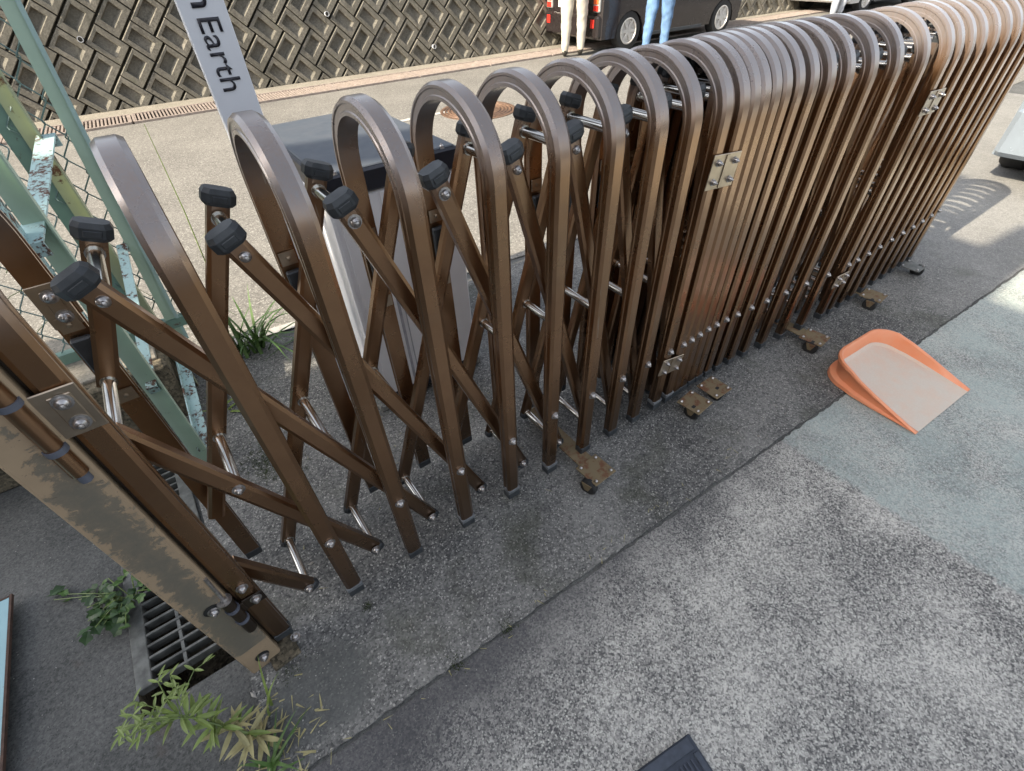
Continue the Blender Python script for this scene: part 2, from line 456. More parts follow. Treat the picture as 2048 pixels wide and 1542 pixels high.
bb.add([(x, y, 0.0) for x, y in poly] + [(x, y, BH) for x, y in poly], [[i, (i + 1) % n, n + (i + 1) % n, n + i] for i in range(n)] + [list(range(n, 2 * n))])
link('wall', bb.mesh('wall', PLASTER), bld)  # wall of the added unseen building, there for its shade
# unseen rail added above the parapet: its shade makes the second dark band on the road
rl_ = MB()
for x0, x1 in ((-6.5, 3.95),):
    q = [Vector(corner(x0, gline(x0) + .07)), Vector(corner(x1, gline(x1) + .07)), Vector(corner(x1, gline(x1) + .35)), Vector(corner(x0, gline(x0) + .35))]
    rl_.add([(*p, BH) for p in q] + [(*p, BH + .03) for p in q], [[0, 1, 2, 3], [4, 5, 6, 7], [0, 1, 5, 4], [1, 2, 6, 5], [2, 3, 7, 6], [3, 0, 4, 7]])
for k in range(9):
    x = -6 + k * 1.2
    p = corner(x, gline(x) + .03)
    rl_.box((p[0], p[1], BH - .05), (.04, .3, .04))
link('shade_rail', rl_.mesh('shade_rail', ROOFM), bld)
for k in range(3):
    p = corner(3.15, -2.0 - k * 2.2)
    w_ = link('window', MB().box((p[0] + 0.0, p[1], 1.6), (.06, 1.2, 1.1)).mesh('window', ROOFM), bld)  # window of the added unseen building
    link('pane', MB().box((p[0] + 0.03, p[1], 1.6), (.02, 1.08, .98)).mesh('pane', GLASSD), w_)

# ------------------------------------------------------------------ retaining wall
WA, WB = 0.2546, 0.3585
wall = thing('retaining_wall', 'weathered concrete retaining wall of diagonal blocks with sunk panels along the road', 'wall',
             (0, 7.58, 0), (-math.atan(0.10), 0, math.atan(-0.045)))
R2 = math.sqrt(0.5)
def uv(u, v, d): return Vector(((u - v) * R2, d, -(u + v) * R2))
def block_mb(mb, u0, u1, v0, v1, rec, bottom, off=(0, 0, 0), gl=0.021, gt=0.006):
    a0, a1, b0, b1 = u0 + gl, u1 - 0.004, v0 + gt, v1 - 0.004
    ch = 0.008
    ring = lambda p, q, r_, s_, d: [uv(p, r_, d), uv(q, r_, d), uv(q, s_, d), uv(p, s_, d)]
    ru0, ru1, rv0, rv1 = u0 + (u1 - u0) * rec[0], u0 + (u1 - u0) * rec[1], v0 + (v1 - v0) * rec[2], v0 + (v1 - v0) * rec[3]
    bt = bottom
    rings = [ring(a0 - .004, a1 + .002, b0 - .002, b1 + .002, .10), ring(a0 - .002, a1, b0, b1, .010), ring(a0 + ch, a1 - .004, b0 + .005, b1 - .005, 0.0),
             ring(ru0, ru1, rv0, rv1, 0.002),
             [uv(ru0 + bt[0], rv0 + bt[2], bt[4]), uv(ru1 - bt[1], rv0 + bt[2], bt[5]), uv(ru1 - bt[1], rv1 - bt[3], bt[5]), uv(ru0 + bt[0], rv1 - bt[3], bt[4])]]
    o = Vector(off)
    return mb.loft([[p + o for p in r] for r in rings], True, True)
BP = ((.20, .74, .17, .80), (.010, .042, .020, .012, .066, .060))
NP = ((.16, .82, .26, .79), (.010, .040, .012, .010, .066, .034))
meB = block_mb(MB(), 0, WA, -WB, 0, *BP).mesh('concrete_block', BLOCKM)
meN = block_mb(MB(), 0, WB, 0, WA, *NP).mesh('concrete_block', BLOCKM)
far = MB()
for j, z in enumerate((-0.143, 0.364, 0.871, 1.378, 1.885, 2.392)):
    for k in range(-9, 60):
        x = -0.217 + 0.361 * k
        one = (j <= 3 and -5 <= k <= 28)
        for kind in (0, 1):
            if j == 0 and kind == 1: continue
            if one:
                o = link('concrete_block', (meB, meN)[kind], wall, (x, random.uniform(-.005, .005), z + 0.004), (random.uniform(-.01, .01), random.uniform(-.006, .006), random.uniform(-.012, .012)))
            elif kind == 0: block_mb(far, 0, WA, -WB, 0, *BP, off=(x, random.uniform(-.005, .005), z))
            else: block_mb(far, 0, WB, 0, WA, *NP, off=(x, random.uniform(-.005, .005), z))
tag(link('concrete_blocks', far.mesh('concrete_blocks', BLOCKM), wall), kind='stuff')
link('backing', MB().box((9, 0.16, 1.25), (60, .10, 3.2)).mesh('backing', MOSSY), wall)
link('coping', MB().box((9, 0.06, 2.9), (60, .40, .16), ch=.01).mesh('coping', CBLOCK), wall)
PVC = simple('pvc_pipe', (0.55, 0.56, 0.58), 0.4)
mp = MB().tube([(0, -.03, 0), (0, .12, -.0)], 0.030, 14, False)
mp.tube([(0, .12, 0), (0, -.03, 0)], 0.024, 14, False)
mp.add([(0.024 * math.cos(a * PI / 7), -.03, .024 * math.sin(a * PI / 7)) for a in range(14)] + [(0.030 * math.cos(a * PI / 7), -.03, .030 * math.sin(a * PI / 7)) for a in range(14)],
       [[a, (a + 1) % 14, 14 + (a + 1) % 14, 14 + a] for a in range(14)])
mep = mp.mesh('weep_pipe', PVC, fix=False)
for q in ((160, 79), (653, 28), (868, 93)):
    d = ray(*q); s_ = (7.58 - CAM.y + 0.1 * CAM.z + 0.045 * 0) / (d.y - 0.1 * d.z + 0.045 * d.x)
    P = CAM + d * s_
    link('weep_pipe', mep, wall, (P.x, 0.0, P.z * 1.005))

# slotted drain covers along the wall foot
b = MB(); CL = 1.19
for k in range(31):
    b.box((-CL / 2 + .03 + k * (CL - .06) / 30, 0, 0), (.020, .40, .022))
for s_ in (-1, 1): b.box((0, s_ * .215, 0.001), (CL - .012, .035, .026))
b.box((-CL / 2 + .012, 0, 0.0015), (.024, .39, .023)); b.box((CL / 2 - .012, 0, 0.0015), (.024, .39, .023))
mec = b.mesh('drain_cover', GRATEB)
for k in range(-4, 13):
    x = -0.55 + 0.0 + 1.2 * k
    o = link('drain_cover', mec, None, (x, 6.93 - 0.036 * x, .014), (0, 0, math.atan(-.036)))
    tag(o, 'slotted brown drain cover in the row along the foot of the retaining wall', 'drain cover', 'slotted drain covers along the retaining wall')

# manhole
mh = thing('manhole_cover', 'round rusty iron manhole cover set in the road behind the gate', 'manhole cover', (3.262, 4.46, 0.007))
b = MB()
b.lathe([(0.43, 0), (0.43, .004), (.395, .005), (.39, 0)], 40)
link('frame', b.mesh('frame', IRONM, True), mh)
b = MB()
prof = [(0.385, 0)]
for r in (.37, .33, .29, .25): prof += [(r + .012, .001), (r + .006, .008), (r - .006, .008), (r - .012, .001)]
prof += [(0.21, .002), (0.0, .002)]
b.lathe(prof, 40)
for i in range(60):
    a, r = random.uniform(0, 2 * PI), .19 * math.sqrt(random.random())
    b.box((r * math.cos(a), r * math.sin(a), .005), (.028, .022, .008), Matrix.Rotation(random.uniform(0, 3), 3, 'Z'))
link('cover', b.mesh('cover', IRONM), mh)

# ------------------------------------------------------------------ accordion gate
X0 = [-0.034, 0.154, 0.335, 0.511, 0.674, 0.824, 0.956, 1.075, 1.187, 1.255, 1.298, 1.346, 1.397, 1.444, 1.499, 1.56, 1.639, 1.726, 1.837, 1.963, 2.097, 2.245, 2.314, 2.405, 2.507, 2.619, 2.729]
Y0 = [0.04, 0.039, 0.03, 0.03, 0.033, 0.028, 0.024, 0.023, 0.021, 0.02, 0.02, 0.022, 0.024, 0.023, 0.02, 0.015, 0.009, 0.001, -0.011, -0.025, -0.043, -0.053, -0.056, -0.058, -0.058, -0.058, -0.059]
HX = [-0.238] + X0 + [2.83, 2.93, 3.03, 3.125]
HY = [0.046] + Y0 + [-0.06, -0.06, -0.06, -0.06]
NH = len(HX)
GW = 0.322; ZB = 0.053; ZK = 1.06
gate = thing('accordion_gate', 'long bronze accordion gate with arched hoops and crossing bars, half folded up', 'gate')
def hoop_mesh():
    prof = [(-.0212, .010), (-.013, .0155), (.013, .0155), (.0212, .010), (.0212, .0055), (.0190, .0035), (.0190, -.006), (.0212, -.008), (.0212, -.0145),
            (-.0212, -.0145), (-.0212, -.008), (-.0190, -.006), (-.0190, .0035), (-.0212, .0055)]
    path = []; R = GW / 2 - .0155; cy = GW / 2
    for z in (ZB + .028, 0.4, 0.75, ZK): path.append((cy - R, z, 0.0))
    NA = 26
    for i in range(1, NA): path.append((None, None, PI * i / NA))
    for z in (ZK, 0.75, 0.4, ZB + .028): path.append((cy + R, z, PI))
    rings = []
    for y, z, a in path:
        # outward direction at angle a: (-cos a, sin a)
        oy, oz = -math.cos(a), math.sin(a)
        if y is None: y, z = cy + R * oy, ZK + (R - .009) * oz
        rings.append([(px, y + oy * pr_, z + oz * pr_) for px, pr_ in prof])
    return MB().loft(rings).mesh('hoop', BRONZE, True, True, 18)
ME_HOOP = hoop_mesh()
ME_FOOT = MB().box((0, 0, 0), (.0432, .0325, .028), ch=.002).mesh('foot_cap', BLACKP)
tb = MB().box((0, 0, 0), (.0445, .0345, .016), Matrix.Rotation(.12, 3, 'X'), ch=.001)
ME_TAPE = tb.mesh('tape_wrap', TAPE)
g = MB(); g.box((0, -.0035, 0), (.034, .003, .03)); g.lathe([(.005, 0), (.005, .003), (0.002, .004)], 8, Matrix.Rotation(PI / 2, 3, 'X'), (0, -.005, 0))
ME_GUIDE = g.mesh('guide_plate', STEEL)
ME_SLIDER = MB().box((0, 0, 0), (.032, .016, .10), ch=.003).mesh('slider_block', BLACKP)
def bolt_mesh(r=.0105):
    b = MB()
    M = Matrix.Rotation(PI / 2, 3, 'X')
    b.lathe([(r * 1.25, 0), (r * 1.25, .0018), (r * .9, .0022), (r * .92, .006), (r * .75, .0095), (r * .42, .0115), (r * .36, .014), (0.0005, .0155)], 12, M)
    return b.mesh('bolt', BOLT, True)
ME_BOLT = bolt_mesh()
ME_BOLTS = bolt_mesh(.0075)
for i in range(NH):
    h = link('hoop', ME_HOOP, gate, (HX[i], HY[i], random.uniform(-.002, .002)), (0, 0, random.uniform(-.012, .012)))
    for yy in (.0155, GW - .0155):
        link('foot_cap', ME_FOOT, h, (0, yy, ZB + .014))
    if i in (1, 3, 4, 5, 9, 10):
        link('tape_wrap', ME_TAPE, h, (0, .0155, ZB + .036), (0, 0, 0))
    if i <= 11:
        for z in (.912, .735): link('guide_plate', ME_GUIDE, h, (0, GW - .031, z))
        link('slider_block', ME_SLIDER, h, (0, GW - .040, .835))
    if i > 0:
        link('bolt', ME_BOLT, gate, (HX[i], HY[i] - .0005, .334))
# scissor arms
def hx(t):
    i = max(0, min(NH - 2, int(math.floor(t)))); f = t - i
    return HX[i] + (HX[i + 1] - HX[i]) * f, HY[i] + (HY[i + 1] - HY[i]) * f
LSEG = 0.2516
def node(t, j, yo):
    x, y = hx(t)
    a = hx(max(0, t - 1))[0]; b_ = hx(min(NH - 1, t + 1))[0]
    dx = (b_ - a) / (min(NH - 1, t + 1) - max(0, t - 1))
    d = math.sqrt(LSEG ** 2 - (dx / 2) ** 2)
    return Vector((x, y + yo, .345 + (j - 1) * d))
YF, YR = 0.068, 0.250
arm_cache = {}
AP = [(-.0185, -.006), (-.0115, -.0095), (.0115, -.0095), (.0185, -.006), (.0185, .011), (-.0185, .011)]
def arm_mesh(L):
    k = round(L, 3)
    if k not in arm_cache:
        arm_cache[k] = MB().loft([[(x, y, z) for x, y in AP] for z in (-k / 2, k / 2)]).mesh('scissor_arm', BRONZE)
    return arm_cache[k]
def cap_mesh(top):
    w_, d_, l_ = (.0275, .019, .030) if top else (.0205, .0125, .024)
    b = MB()
    oc = lambda a, c_, z: [(-a, -c_ * .55, z), (-a * .62, -c_, z), (a * .62, -c_, z), (a, -c_ * .55, z), (a, c_ * .55, z), (a * .62, c_, z), (-a * .62, c_, z), (-a, c_ * .55, z)]
    b.loft([oc(w_ * .80, d_ * .85, -l_ * .5), oc(w_, d_, -l_ * .30), oc(w_, d_, l_ * .22), oc(w_ * .84, d_ * .8, l_ * .5)])
    if top: b.box((0, -d_ * .98, -.002), (w_ * .9, .005, l_ * .35), ch=.001)
    return b.mesh('end_cap', BLACKP)
ME_CAPT, ME_CAPB = cap_mesh(True), cap_mesh(False)
def add_arm(ta, ja, tb_, jb, yo, top, bot):
    A, B = node(ta, ja, yo), node(tb_, jb, yo)      # A is the upper end
    dv = (A - B).normalized()
    ea, eb = (.028 if top else .015), (.020 if bot else .012)
    A2, B2 = A + dv * ea, B - dv * eb
    L = (A2 - B2).length; c = (A2 + B2) / 2
    th = math.atan2(dv.x, dv.z)
    rz = math.atan2(dv.y, dv.x) if abs(dv.x) > 1e-5 else 0
    o = link('scissor_arm', arm_mesh(L), gate, c, (0, th, 0))
    tight = abs(hx(ta)[0] - hx(min(NH - 1, ta + 1))[0]) < .09
    if top: link('end_cap', ME_CAPT, o, (0, 0, L / 2 + .008), (0, 0, random.uniform(-.05, .05)), (.62, .8, .9) if tight else None)
    if bot: link('end_cap', ME_CAPB, o, (0, 0, -L / 2 + .006), (0, 0, 0), (.75, .9, 1) if tight else None)
TM = NH - 1
for k in range(-2, NH):
    t0 = k + .5
    # front plane: leans from upper left to lower right
    ta, tb_ = max(0, t0), min(TM, t0 + 2)
    if tb_ - ta >= .5 - 1e-6:
        add_arm(ta, 4 - 2 * (ta - t0), tb_, 4 - 2 * (tb_ - t0), YF, ta == t0, tb_ == t0 + 2)
    # rear plane: leans from upper right to lower left
    tl, tr = max(0, t0 - 2), min(TM, t0)
    if tr - tl >= .5 - 1e-6 and t0 > 0:
        add_arm(tr, 4 - 2 * (t0 - tr), tl, 4 - 2 * (t0 - tl), YR, tr == t0, tl == t0 - 2)
pm_ = MB().tube([(0, YF + .006, 0), (0, YR - .006, 0)], .0115, 12)
pm_.tube([(0, YF + .009, 0), (0, YF + .014, 0)], .0145, 12); pm_.tube([(0, YR - .014, 0), (0, YR - .010, 0)], .0145, 12)
ME_PIPE = pm_.mesh('spacer_tube', CHROME, True)
for k in range(TM):
    t_ = k + .5
    for j in (4, 2, 0):
        n_ = node(t_, j, 0)
        link('spacer_tube', ME_PIPE, gate, n_)
        if k <= 14: (link('bolt', ME_BOLT, gate, n_ + Vector((0, YF - .0095, 0))) if j != 2 or k == 0 else None)
n_ = node(0, 3, 0); link('spacer_tube', ME_PIPE, gate, n_)
# joint plates between gate sections
def joint_plate(xc, y, z, wx, hz, big, rot=0.0):
    b = MB()
    M = Matrix.Rotation(rot, 3, 'Y')
    b.box((0, 0, 0), (wx, .003, hz), M, ch=.001)
    b.box((0, -.0025, 0), (wx * .12, .003, hz * .94), M)
    o = link('joint_plate', b.mesh('joint_plate', STEEL), gate, (xc, y, z))
    for sx_ in (-.3, .3):
        for sz_ in (-.27, .27):
            link('bolt', ME_BOLTS, o, M @ Vector((sx_ * wx, -.0015, sz_ * hz)))
joint_plate(1.216, 0.0165, .935, .120, .088, True, .1)
joint_plate(1.206, 0.0165, .265, .118, .066, False, .22)
joint_plate(2.262, -.0595, .948, .130, .075, True, .05)
joint_plate(2.225, -.0595, .268, .110, .06, False, .1)
# casters
ME_PBOLT = MB().lathe([(.006, 0), (.006, .004), (.003, .007), (.0005, .008)], 8).mesh('plate_bolt', BOLT)
def caster(cx, y, wx, wy, wr, ang, plate_mat, long_=True):
    c = link('caster', None, gate, (0, 0, 0))
    b = MB()
    if long_: b.box((cx, y + .19, .052), (.062, .36, .005), ch=.001)
    b.box((cx, y + .0, .0575), (.098, .098, .005), Matrix.Rotation(ang, 3, 'Z'), ch=.0015)
    link('mounting_plate', b.mesh('mounting_plate', plate_mat), c)
    Mz = Matrix.Rotation(ang, 3, 'Z')
    for dx_, dy_ in ((-.036, -.036), (.036, -.036), (-.036, .036), (.036, .036)):
        p = Mz @ Vector((dx_, dy_, 0))
        link('plate_bolt', ME_PBOLT, c, (cx + p.x, y + p.y, .060))
    Mw = Matrix.Rotation(wr, 3, 'Z')
    b = MB()
    for s_ in (-1, 1): b.box((wx, wy, 0.0), (0, 0, 0)) if False else b.add([Mw @ Vector(v) + Vector((wx, wy, 0)) for v in ((s_ * .014, -.018, .055), (s_ * .014, .022, .055), (s_ * .014, .007, .024), (s_ * .014, -.007, .024), (s_ * .0165, -.018, .055), (s_ * .0165, .022, .055), (s_ * .0165, .007, .024), (s_ * .0165, -.007, .024))],
        [[0, 1, 2, 3], [4, 5, 6, 7], [0, 1, 5, 4], [1, 2, 6, 5], [2, 3, 7, 6], [3, 0, 4, 7]])
    link('fork', b.mesh('fork', plate_mat), c)
    b = MB()
    b.lathe([(.010, -.0125), (.026, -.0125), (.0305, -.008), (.0305, .008), (.026, .0125), (.010, .0125)], 20, Mw @ Matrix.Rotation(PI / 2, 3, 'Y'), (wx, wy, .0305))
    link('wheel', b.mesh('wheel', RUBBER, True), c)
for cx, y, wx, wy, wr, ang, pm0, lg in ((.795, -.055, .745, -.078, .25, .05, RUSTZ, True), (1.325, -.052, 1.300, -.066, .1, .1, RUSTZ, False), (1.455, -.045, 1.458, -.056, .1, .0, RUSTZ, False),
                                    (2.075, -.115, 2.036, -.128, .2, .1, RUSTZ, True), (2.62, -.11, 2.577, -.125, .15, .1, RUSTZ, True), (3.07, -.10, 3.105, -.12, .1, .0, GRATEM, True)):
    caster(cx, y, wx, wy, wr, ang, pm0, lg)
# lock and hinge hardware on the gate's first hoop
ME_RING = MB().tube([(0, 0, -.005), (0, 0, .005)], .0148, 14).mesh('barrel_ring', GREYP, True)
def hinge(front_y, z, sgn, full):
    o = link('hinge', None, gate)
    b = MB(); b.box((-.244, front_y - .004, z), (.062, .004, .084), ch=.0015)
    b.box((-.238, front_y - .0065, z), (.028, .003, .062), ch=.0012)
    link('hinge_plate', b.mesh('hinge_plate', STEEL), o)
    for dz in (-.020, .020): link('bolt', ME_BOLT, o, (-.238, front_y - .0075, z + dz))
    b = MB(); b.tube([(-.283, front_y - .012, z - .10), (-.283, front_y - .012, z + .10)], .0125, 14)
    link('barrel', b.mesh('barrel', BRONZE, True), o)
    for dz in (.046, -.046): link('barrel_ring', ME_RING, o, (-.283, front_y - .012, z + dz))
    link('barrel_end', MB().tube([(0, 0, -.118), (0, 0, -.10)], .009, 10).mesh('barrel_end', GREYP, True), o, (-.283, front_y - .012, z))
hinge(HY[0], .925, 1, True)
o = link('hinge', None, gate)
b = MB(); b.box((-.241, HY[0] + GW + .001, .95), (.05, .004, .075), ch=.001); b.box((-.241, HY[0] + GW - .031, .95), (.044, .004, .085), ch=.001); b.box((-.237, HY[0] + GW - .034, .95), (.022, .003, .06), ch=.001)
link('hinge_plate', b.mesh('hinge_plate', STEEL), o)
for dz in (-.02, .02): link('bolt', ME_BOLT, o, (-.237, HY[0] + GW - .035, .95 + dz))
o = link('hinge', None, gate)
b = MB(); b.box((-.231, HY[0] - .003, .285), (.046, .003, .038), ch=.001); b.box((-.261, HY[0] - .005, .285), (.02, .006, .034), ch=.001)
link('hinge_plate', b.mesh('hinge_plate', BRONZE_D), o)
link('bolt', ME_BOLT, o, (-.227, HY[0] - .0045, .288)); link('bolt', ME_BOLT, o, (-.235, HY[0] - .0005, .345))
b = MB(); b.tube([(-.272, HY[0] - .012, .20), (-.272, HY[0] - .012, .35)], .0125, 14)
link('barrel', b.mesh('barrel', BRONZE_D, True), o)
b = MB(); b.lathe([(.016, 0), (.016, .003), (.008, .004), (.006, .009), (.001, .010)], 14, None, (-.272, HY[0] - .012, .351)); b.tube([(-.272, HY[0] - .012, .36), (-.269, HY[0] - .010, .45)], .004, 8)
link('pin', b.mesh('pin', BOLT, True), o)
for z_ in (.31, .255): link('barrel_ring', ME_RING, o, (-.272, HY[0] - .012, z_))

# ------------------------------------------------------------------ gate post
post = thing('gate_post', 'square post with peeling tan coat over olive bronze beside the gate end', 'post', (0, 0, 0))
b = MB(); b.box((-.307, .058, .65), (.078, .05, 1.30), Matrix.Rotation(math.radians(6), 3, 'Z'), ch=.004)
link('shaft', b.mesh('shaft', PEEL), post)
b = MB(); b.box((-.262, .075, .65), (.012, .024, 1.28), Matrix.Rotation(math.radians(6), 3, 'Z'))
link('edge_channel', b.mesh('edge_channel', BRONZE_D), post)
Mb = Matrix.Rotation(math.radians(6), 3, 'Z')
for z_ in (.06, .345):
    p = Vector((-.303, .058, z_)) + Mb @ Vector((.0, -.0255, 0))
    b = MB(); b.lathe([(.017, 0), (.017, .001)], 16, Mb @ Matrix.Rotation(PI / 2, 3, 'X'), p)
    link('bolt_recess', b.mesh('bolt_recess', DARKM), post)
    link('bolt', ME_BOLT, post, p + Vector((.002, -.0015, -.004)))
b = MB(); b.box((-.262, .040, .012), (.07, .075, .014), Mb, ch=.002)
link('base_plate', b.mesh('base_plate', MOSSY), post)
link('anchor_bolt', ME_BOLT, post, (-.222, .050, .018), (-PI / 2, 0, 0))

# ------------------------------------------------------------------ chain-link fence with back stays
fence = thing('wire_fence', 'green chain-link fence with angle posts and rusty mint braces beside the gate', 'fence')
def bar(mb, A, B, wv, tv, sk=None):
    """flat bar between two points; wv, tv: half width and half thickness vectors"""
    A, B, wv, tv = Vector(A), Vector(B), Vector(wv), Vector(tv)
    mb.loft([[P - wv - tv, P + wv - tv, P + wv + tv, P - wv + tv] for P in (A, B)])
    return mb
def angle(A, B, ax, ay, wx_, wy_, th=.004):
    """L-section"""
    A, B = Vector(A), Vector(B); ax, ay = Vector(ax), Vector(ay)
    pr_ = [(0, 0), (wx_, 0), (wx_, th), (th, th), (th, wy_), (0, wy_)]
    return MB().loft([[P + ax * u + ay * v for u, v in pr_] for P in (A, B)])
YB = 1.40
pA = angle((-.185, YB, .22), (-.095, YB, 1.50), (-1, 0, 0), (0, 1, 0), .037, .04)
link('end_post', pA.mesh('end_post', GREENP), fence)
b = MB(); bar(b, (-.180, YB - .004, .22), (-.090, YB - .004, 1.50), (.006, 0, 0), (0, .002, 0)); link('post_edge', b.mesh('post_edge', MINTEDGE), fence)
pB = angle((-.236, YB, 0.0), (-.224, YB, 1.50), (-1, 0, 0), (0, -1, 0), .045, .045)
link('post', pB.mesh('post', SUNLITP), fence)
b = angle((-.262, YB + .006, 0.0), (-.262, YB + .006, 1.50), (-1, 0, 0), (0, 1, 0), .055, .03); link('post', b.mesh('post', GREEND), fence)
pC = angle((-.268, .868, 0.0), (-.252, .868, 1.30), (-1, 0, 0), (0, -1, 0), .052, .030)
link('stay_post', pC.mesh('stay_post', GREENP), fence)
pE = angle((-.318, .77, 0.0), (-.298, .77, 1.25), (-1, 0, 0), (0, 1, 0), .014, .05)
link('stay_post', pE.mesh('stay_post', MINTRUST), fence)
def brace(pa, ya, pb, yb, wid, bend=.02):
    A, B = yp(*pa, ya), yp(*pb, yb)
    d = (B - A).normalized(); side = Vector((1, 0, 0)); up = side.cross(d).normalized()
    if up.z < 0: up = -up
    mb = MB()
    bar(mb, A, B, side * wid / 2, up * .003)
    for P, s_ in ((A, 1), (B, -1)):
        bar(mb, P - d * s_ * .004 - side * 0 + up * .003, P - d * s_ * .004 - up * .034, side * wid / 2, d * .0025)
    return link('brace', mb.mesh('brace', MINTRUST), fence)
brace((92, 272), 1.38, (62, 488), .775, .048)
brace((243, 492), 1.38, (303, 772), .85, .030)
A_, B_ = yp(352, 712, 1.36), yp(400, 905, .865)
mb = angle(A_, B_, (1, 0, 0), (0, -.35, .9), .04, .03)
link('brace', mb.mesh('brace', MINTRUST), fence)
b = MB(); b.box((-.70, YB + .01, .318), (1.18, .035, .006)); b.box((-.70, YB - .006, .300), (1.18, .005, .035))
link('bottom_rail', b.mesh('bottom_rail', GREEND), fence)
b = MB(); b.box((-.70, YB + .012, 1.47), (1.2, .035, .005)); b.box((-.70, YB + .028, 1.45), (1.2, .004, .035))
link('top_rail', b.mesh('top_rail', GREEND), fence)
PX, PZ = .070, .105
b = MB(); pts = []
z_ = .30; s_ = 1
while z_ < 1.47:
    sgn = 1 if s_ > 0 else -1
    pts += [Vector((sgn * PX / 4, .004, z_)), Vector((sgn * (PX / 4 + .002), 0, z_ + .006)), Vector((sgn * PX / 4, -.004, z_ + .010))]
    z_ += PZ / 2; s_ = -s_
b.tube(pts, .0023, 5, False)
ME_WIRE = b.mesh('mesh_wire', WIREG, True)
for k in range(30):
    o = link('mesh_wire', ME_WIRE, fence, (-.165 - k * PX / 2, YB + .012, random.uniform(-.004, .004)), (random.uniform(-.012, .012), random.uniform(-.012, .012), 0 if k % 2 == 0 else PI))
# dead vines on the mesh
b = MB()
for i in range(9):
    p = Vector((random.uniform(-1.1, -.2), YB + random.uniform(-.03, .03), random.uniform(.4, 1.3))); path = [p.copy()]
    d = Vector((random.uniform(-1, 1), random.uniform(-.2, .2), random.uniform(-1, .6)))
    for q in range(9):
        d = (d + Vector((random.uniform(-.5, .5), random.uniform(-.3, .3), random.uniform(-.5, .5)))).normalized(); p = p + d * .04; path.append(p.copy())
    b.tube(path, .0012, 4, False)
tag(link('dry_vine', b.mesh('dry_vine', STEMG), None), 'thin dry vine tendrils tangled in the fence mesh', 'vine', kind='stuff')

# kerb block under the fence
kb = MB(); kb.box((-.85, 1.42, .13), (1.16, .47, .27), ch=.012)
tag(link('concrete_footing', kb.mesh('concrete_footing', MOSSY)), 'mossy concrete footing block under the chain-link fence', 'footing')
tag(link('sand_crust', MB().box((-.85, 1.44, .271), (1.12, .40, .014), ch=.003).mesh('top_skin', KERBC)), 'sandy pale crust on top of the mossy fence footing', 'crust')

# ------------------------------------------------------------------ drain grate at the gate post
dg = thing('drain_grate', 'grey steel drain grate in the gutter under the gate post', 'grate', (-.4825, .66, 0))
b = MB(); y0_, y1_ = .165, 1.165
yc = (y0_ + y1_) / 2 - .66; ly = y1_ - y0_
for x_ in (-.098, .098): b.box((x_, yc, -.004), (.038, ly, .030), ch=.002)
link('frame', b.mesh('frame', GRATEM), dg)
meb = MB().box((0, 0, 0), (.160, .0075, .030), ch=.001).mesh('bar', GRATEM)
nb = 29
for k in range(nb):
    link('bar', meb, dg, (0, y0_ - .66 + .006 + k * (ly - .012) / (nb - 1), -.006))
b = MB(); b.box((0, yc, -.0045), (.008, ly, .022)); link('cross_rod', b.mesh('cross_rod', GRATEM), dg)

# ------------------------------------------------------------------ mint steel plate at far left
sp = thing('steel_plate', 'pale blue painted steel plate with rusty rim lying on the asphalt', 'plate', (-1.328, .17, 0))
link('panel', MB().box((0, 0, .034), (.93, .98, .006), ch=.001).mesh('panel', MINTPLATE), sp)
b = MB()
for d_ in ((.468, 0, .006, .99), (-.468, 0, .006, .99)): b.box((d_[0], d_[1], .034), (d_[2], d_[3], .010))
for d_ in ((0, .49), (0, -.49)): b.box((d_[0], d_[1], .034), (.926, .006, .0095))
link('rim', b.mesh('rim', simple('rust_rim', (0.09, 0.05, 0.035), 0.8, 0, .4, 60)), sp)
b = MB()
for x_ in (-.4, .38):
    for y_ in (-.4, .4): b.box((x_, y_, .010), (.05, .05, .020))
link('foot', b.mesh('foot', RUSTZ), sp)

# ------------------------------------------------------------------ sign board
sg = thing('sign_board', 'tall narrow white sign reading n Earth standing behind the gate', 'sign', (.2435, .795, 0))
b = MB(); b.box((0, .011, .78), (.098, .022, 1.50), ch=.0015)
link('panel', b.mesh('panel', WHITES), sg)
b = MB(); b.box((0, .012, .03), (.094, .05, .06), ch=.002)
link('base', b.mesh('base', RUSTZ), sg)
def letters(txt, x0, ztop, zbot, cap):
    cu = bpy.data.curves.new('lettering', 'FONT'); cu.body = txt; cu.size = 1.0; cu.extrude = 0.0; cu.offset = 0.003
    to = bpy.data.objects.new('tmp', cu); COL.objects.link(to)
    dg_ = bpy.context.evaluated_depsgraph_get(); dg_.update()
    me = bpy.data.meshes.new_from_object(to.evaluated_get(dg_))
    bpy.data.objects.remove(to)
    xs = [v.co.x for v in me.vertices]; ys = [v.co.y for v in me.vertices if txt != 'n' or True]
    a, b_ = min(xs), max(xs); yb = 0.0
    yt = max(ys)
    for v in me.vertices:
        u = (v.co.x - a) / (b_ - a); h_ = v.co.y / yt
        v.co = Vector((x0 + h_ * cap, -.0022, ztop - u * (ztop - zbot)))
    me.materials.append(LETTER)
    bm = bmesh.new(); bm.from_mesh(me)
    ex = bmesh.ops.extrude_face_region(bm, geom=bm.faces[:])
    for v in [e for e in ex['geom'] if isinstance(e, bmesh.types.BMVert)]: v.co.y += .0016
    bmesh.ops.recalc_face_normals(bm, faces=bm.faces[:])
    bm.to_mesh(me); bm.free()
    return link('lettering', me, sg)
letters('Earth', -.0215, 1.291, 1.147, .0465)
letters('n', -.0215, 1.350, 1.309, .034)

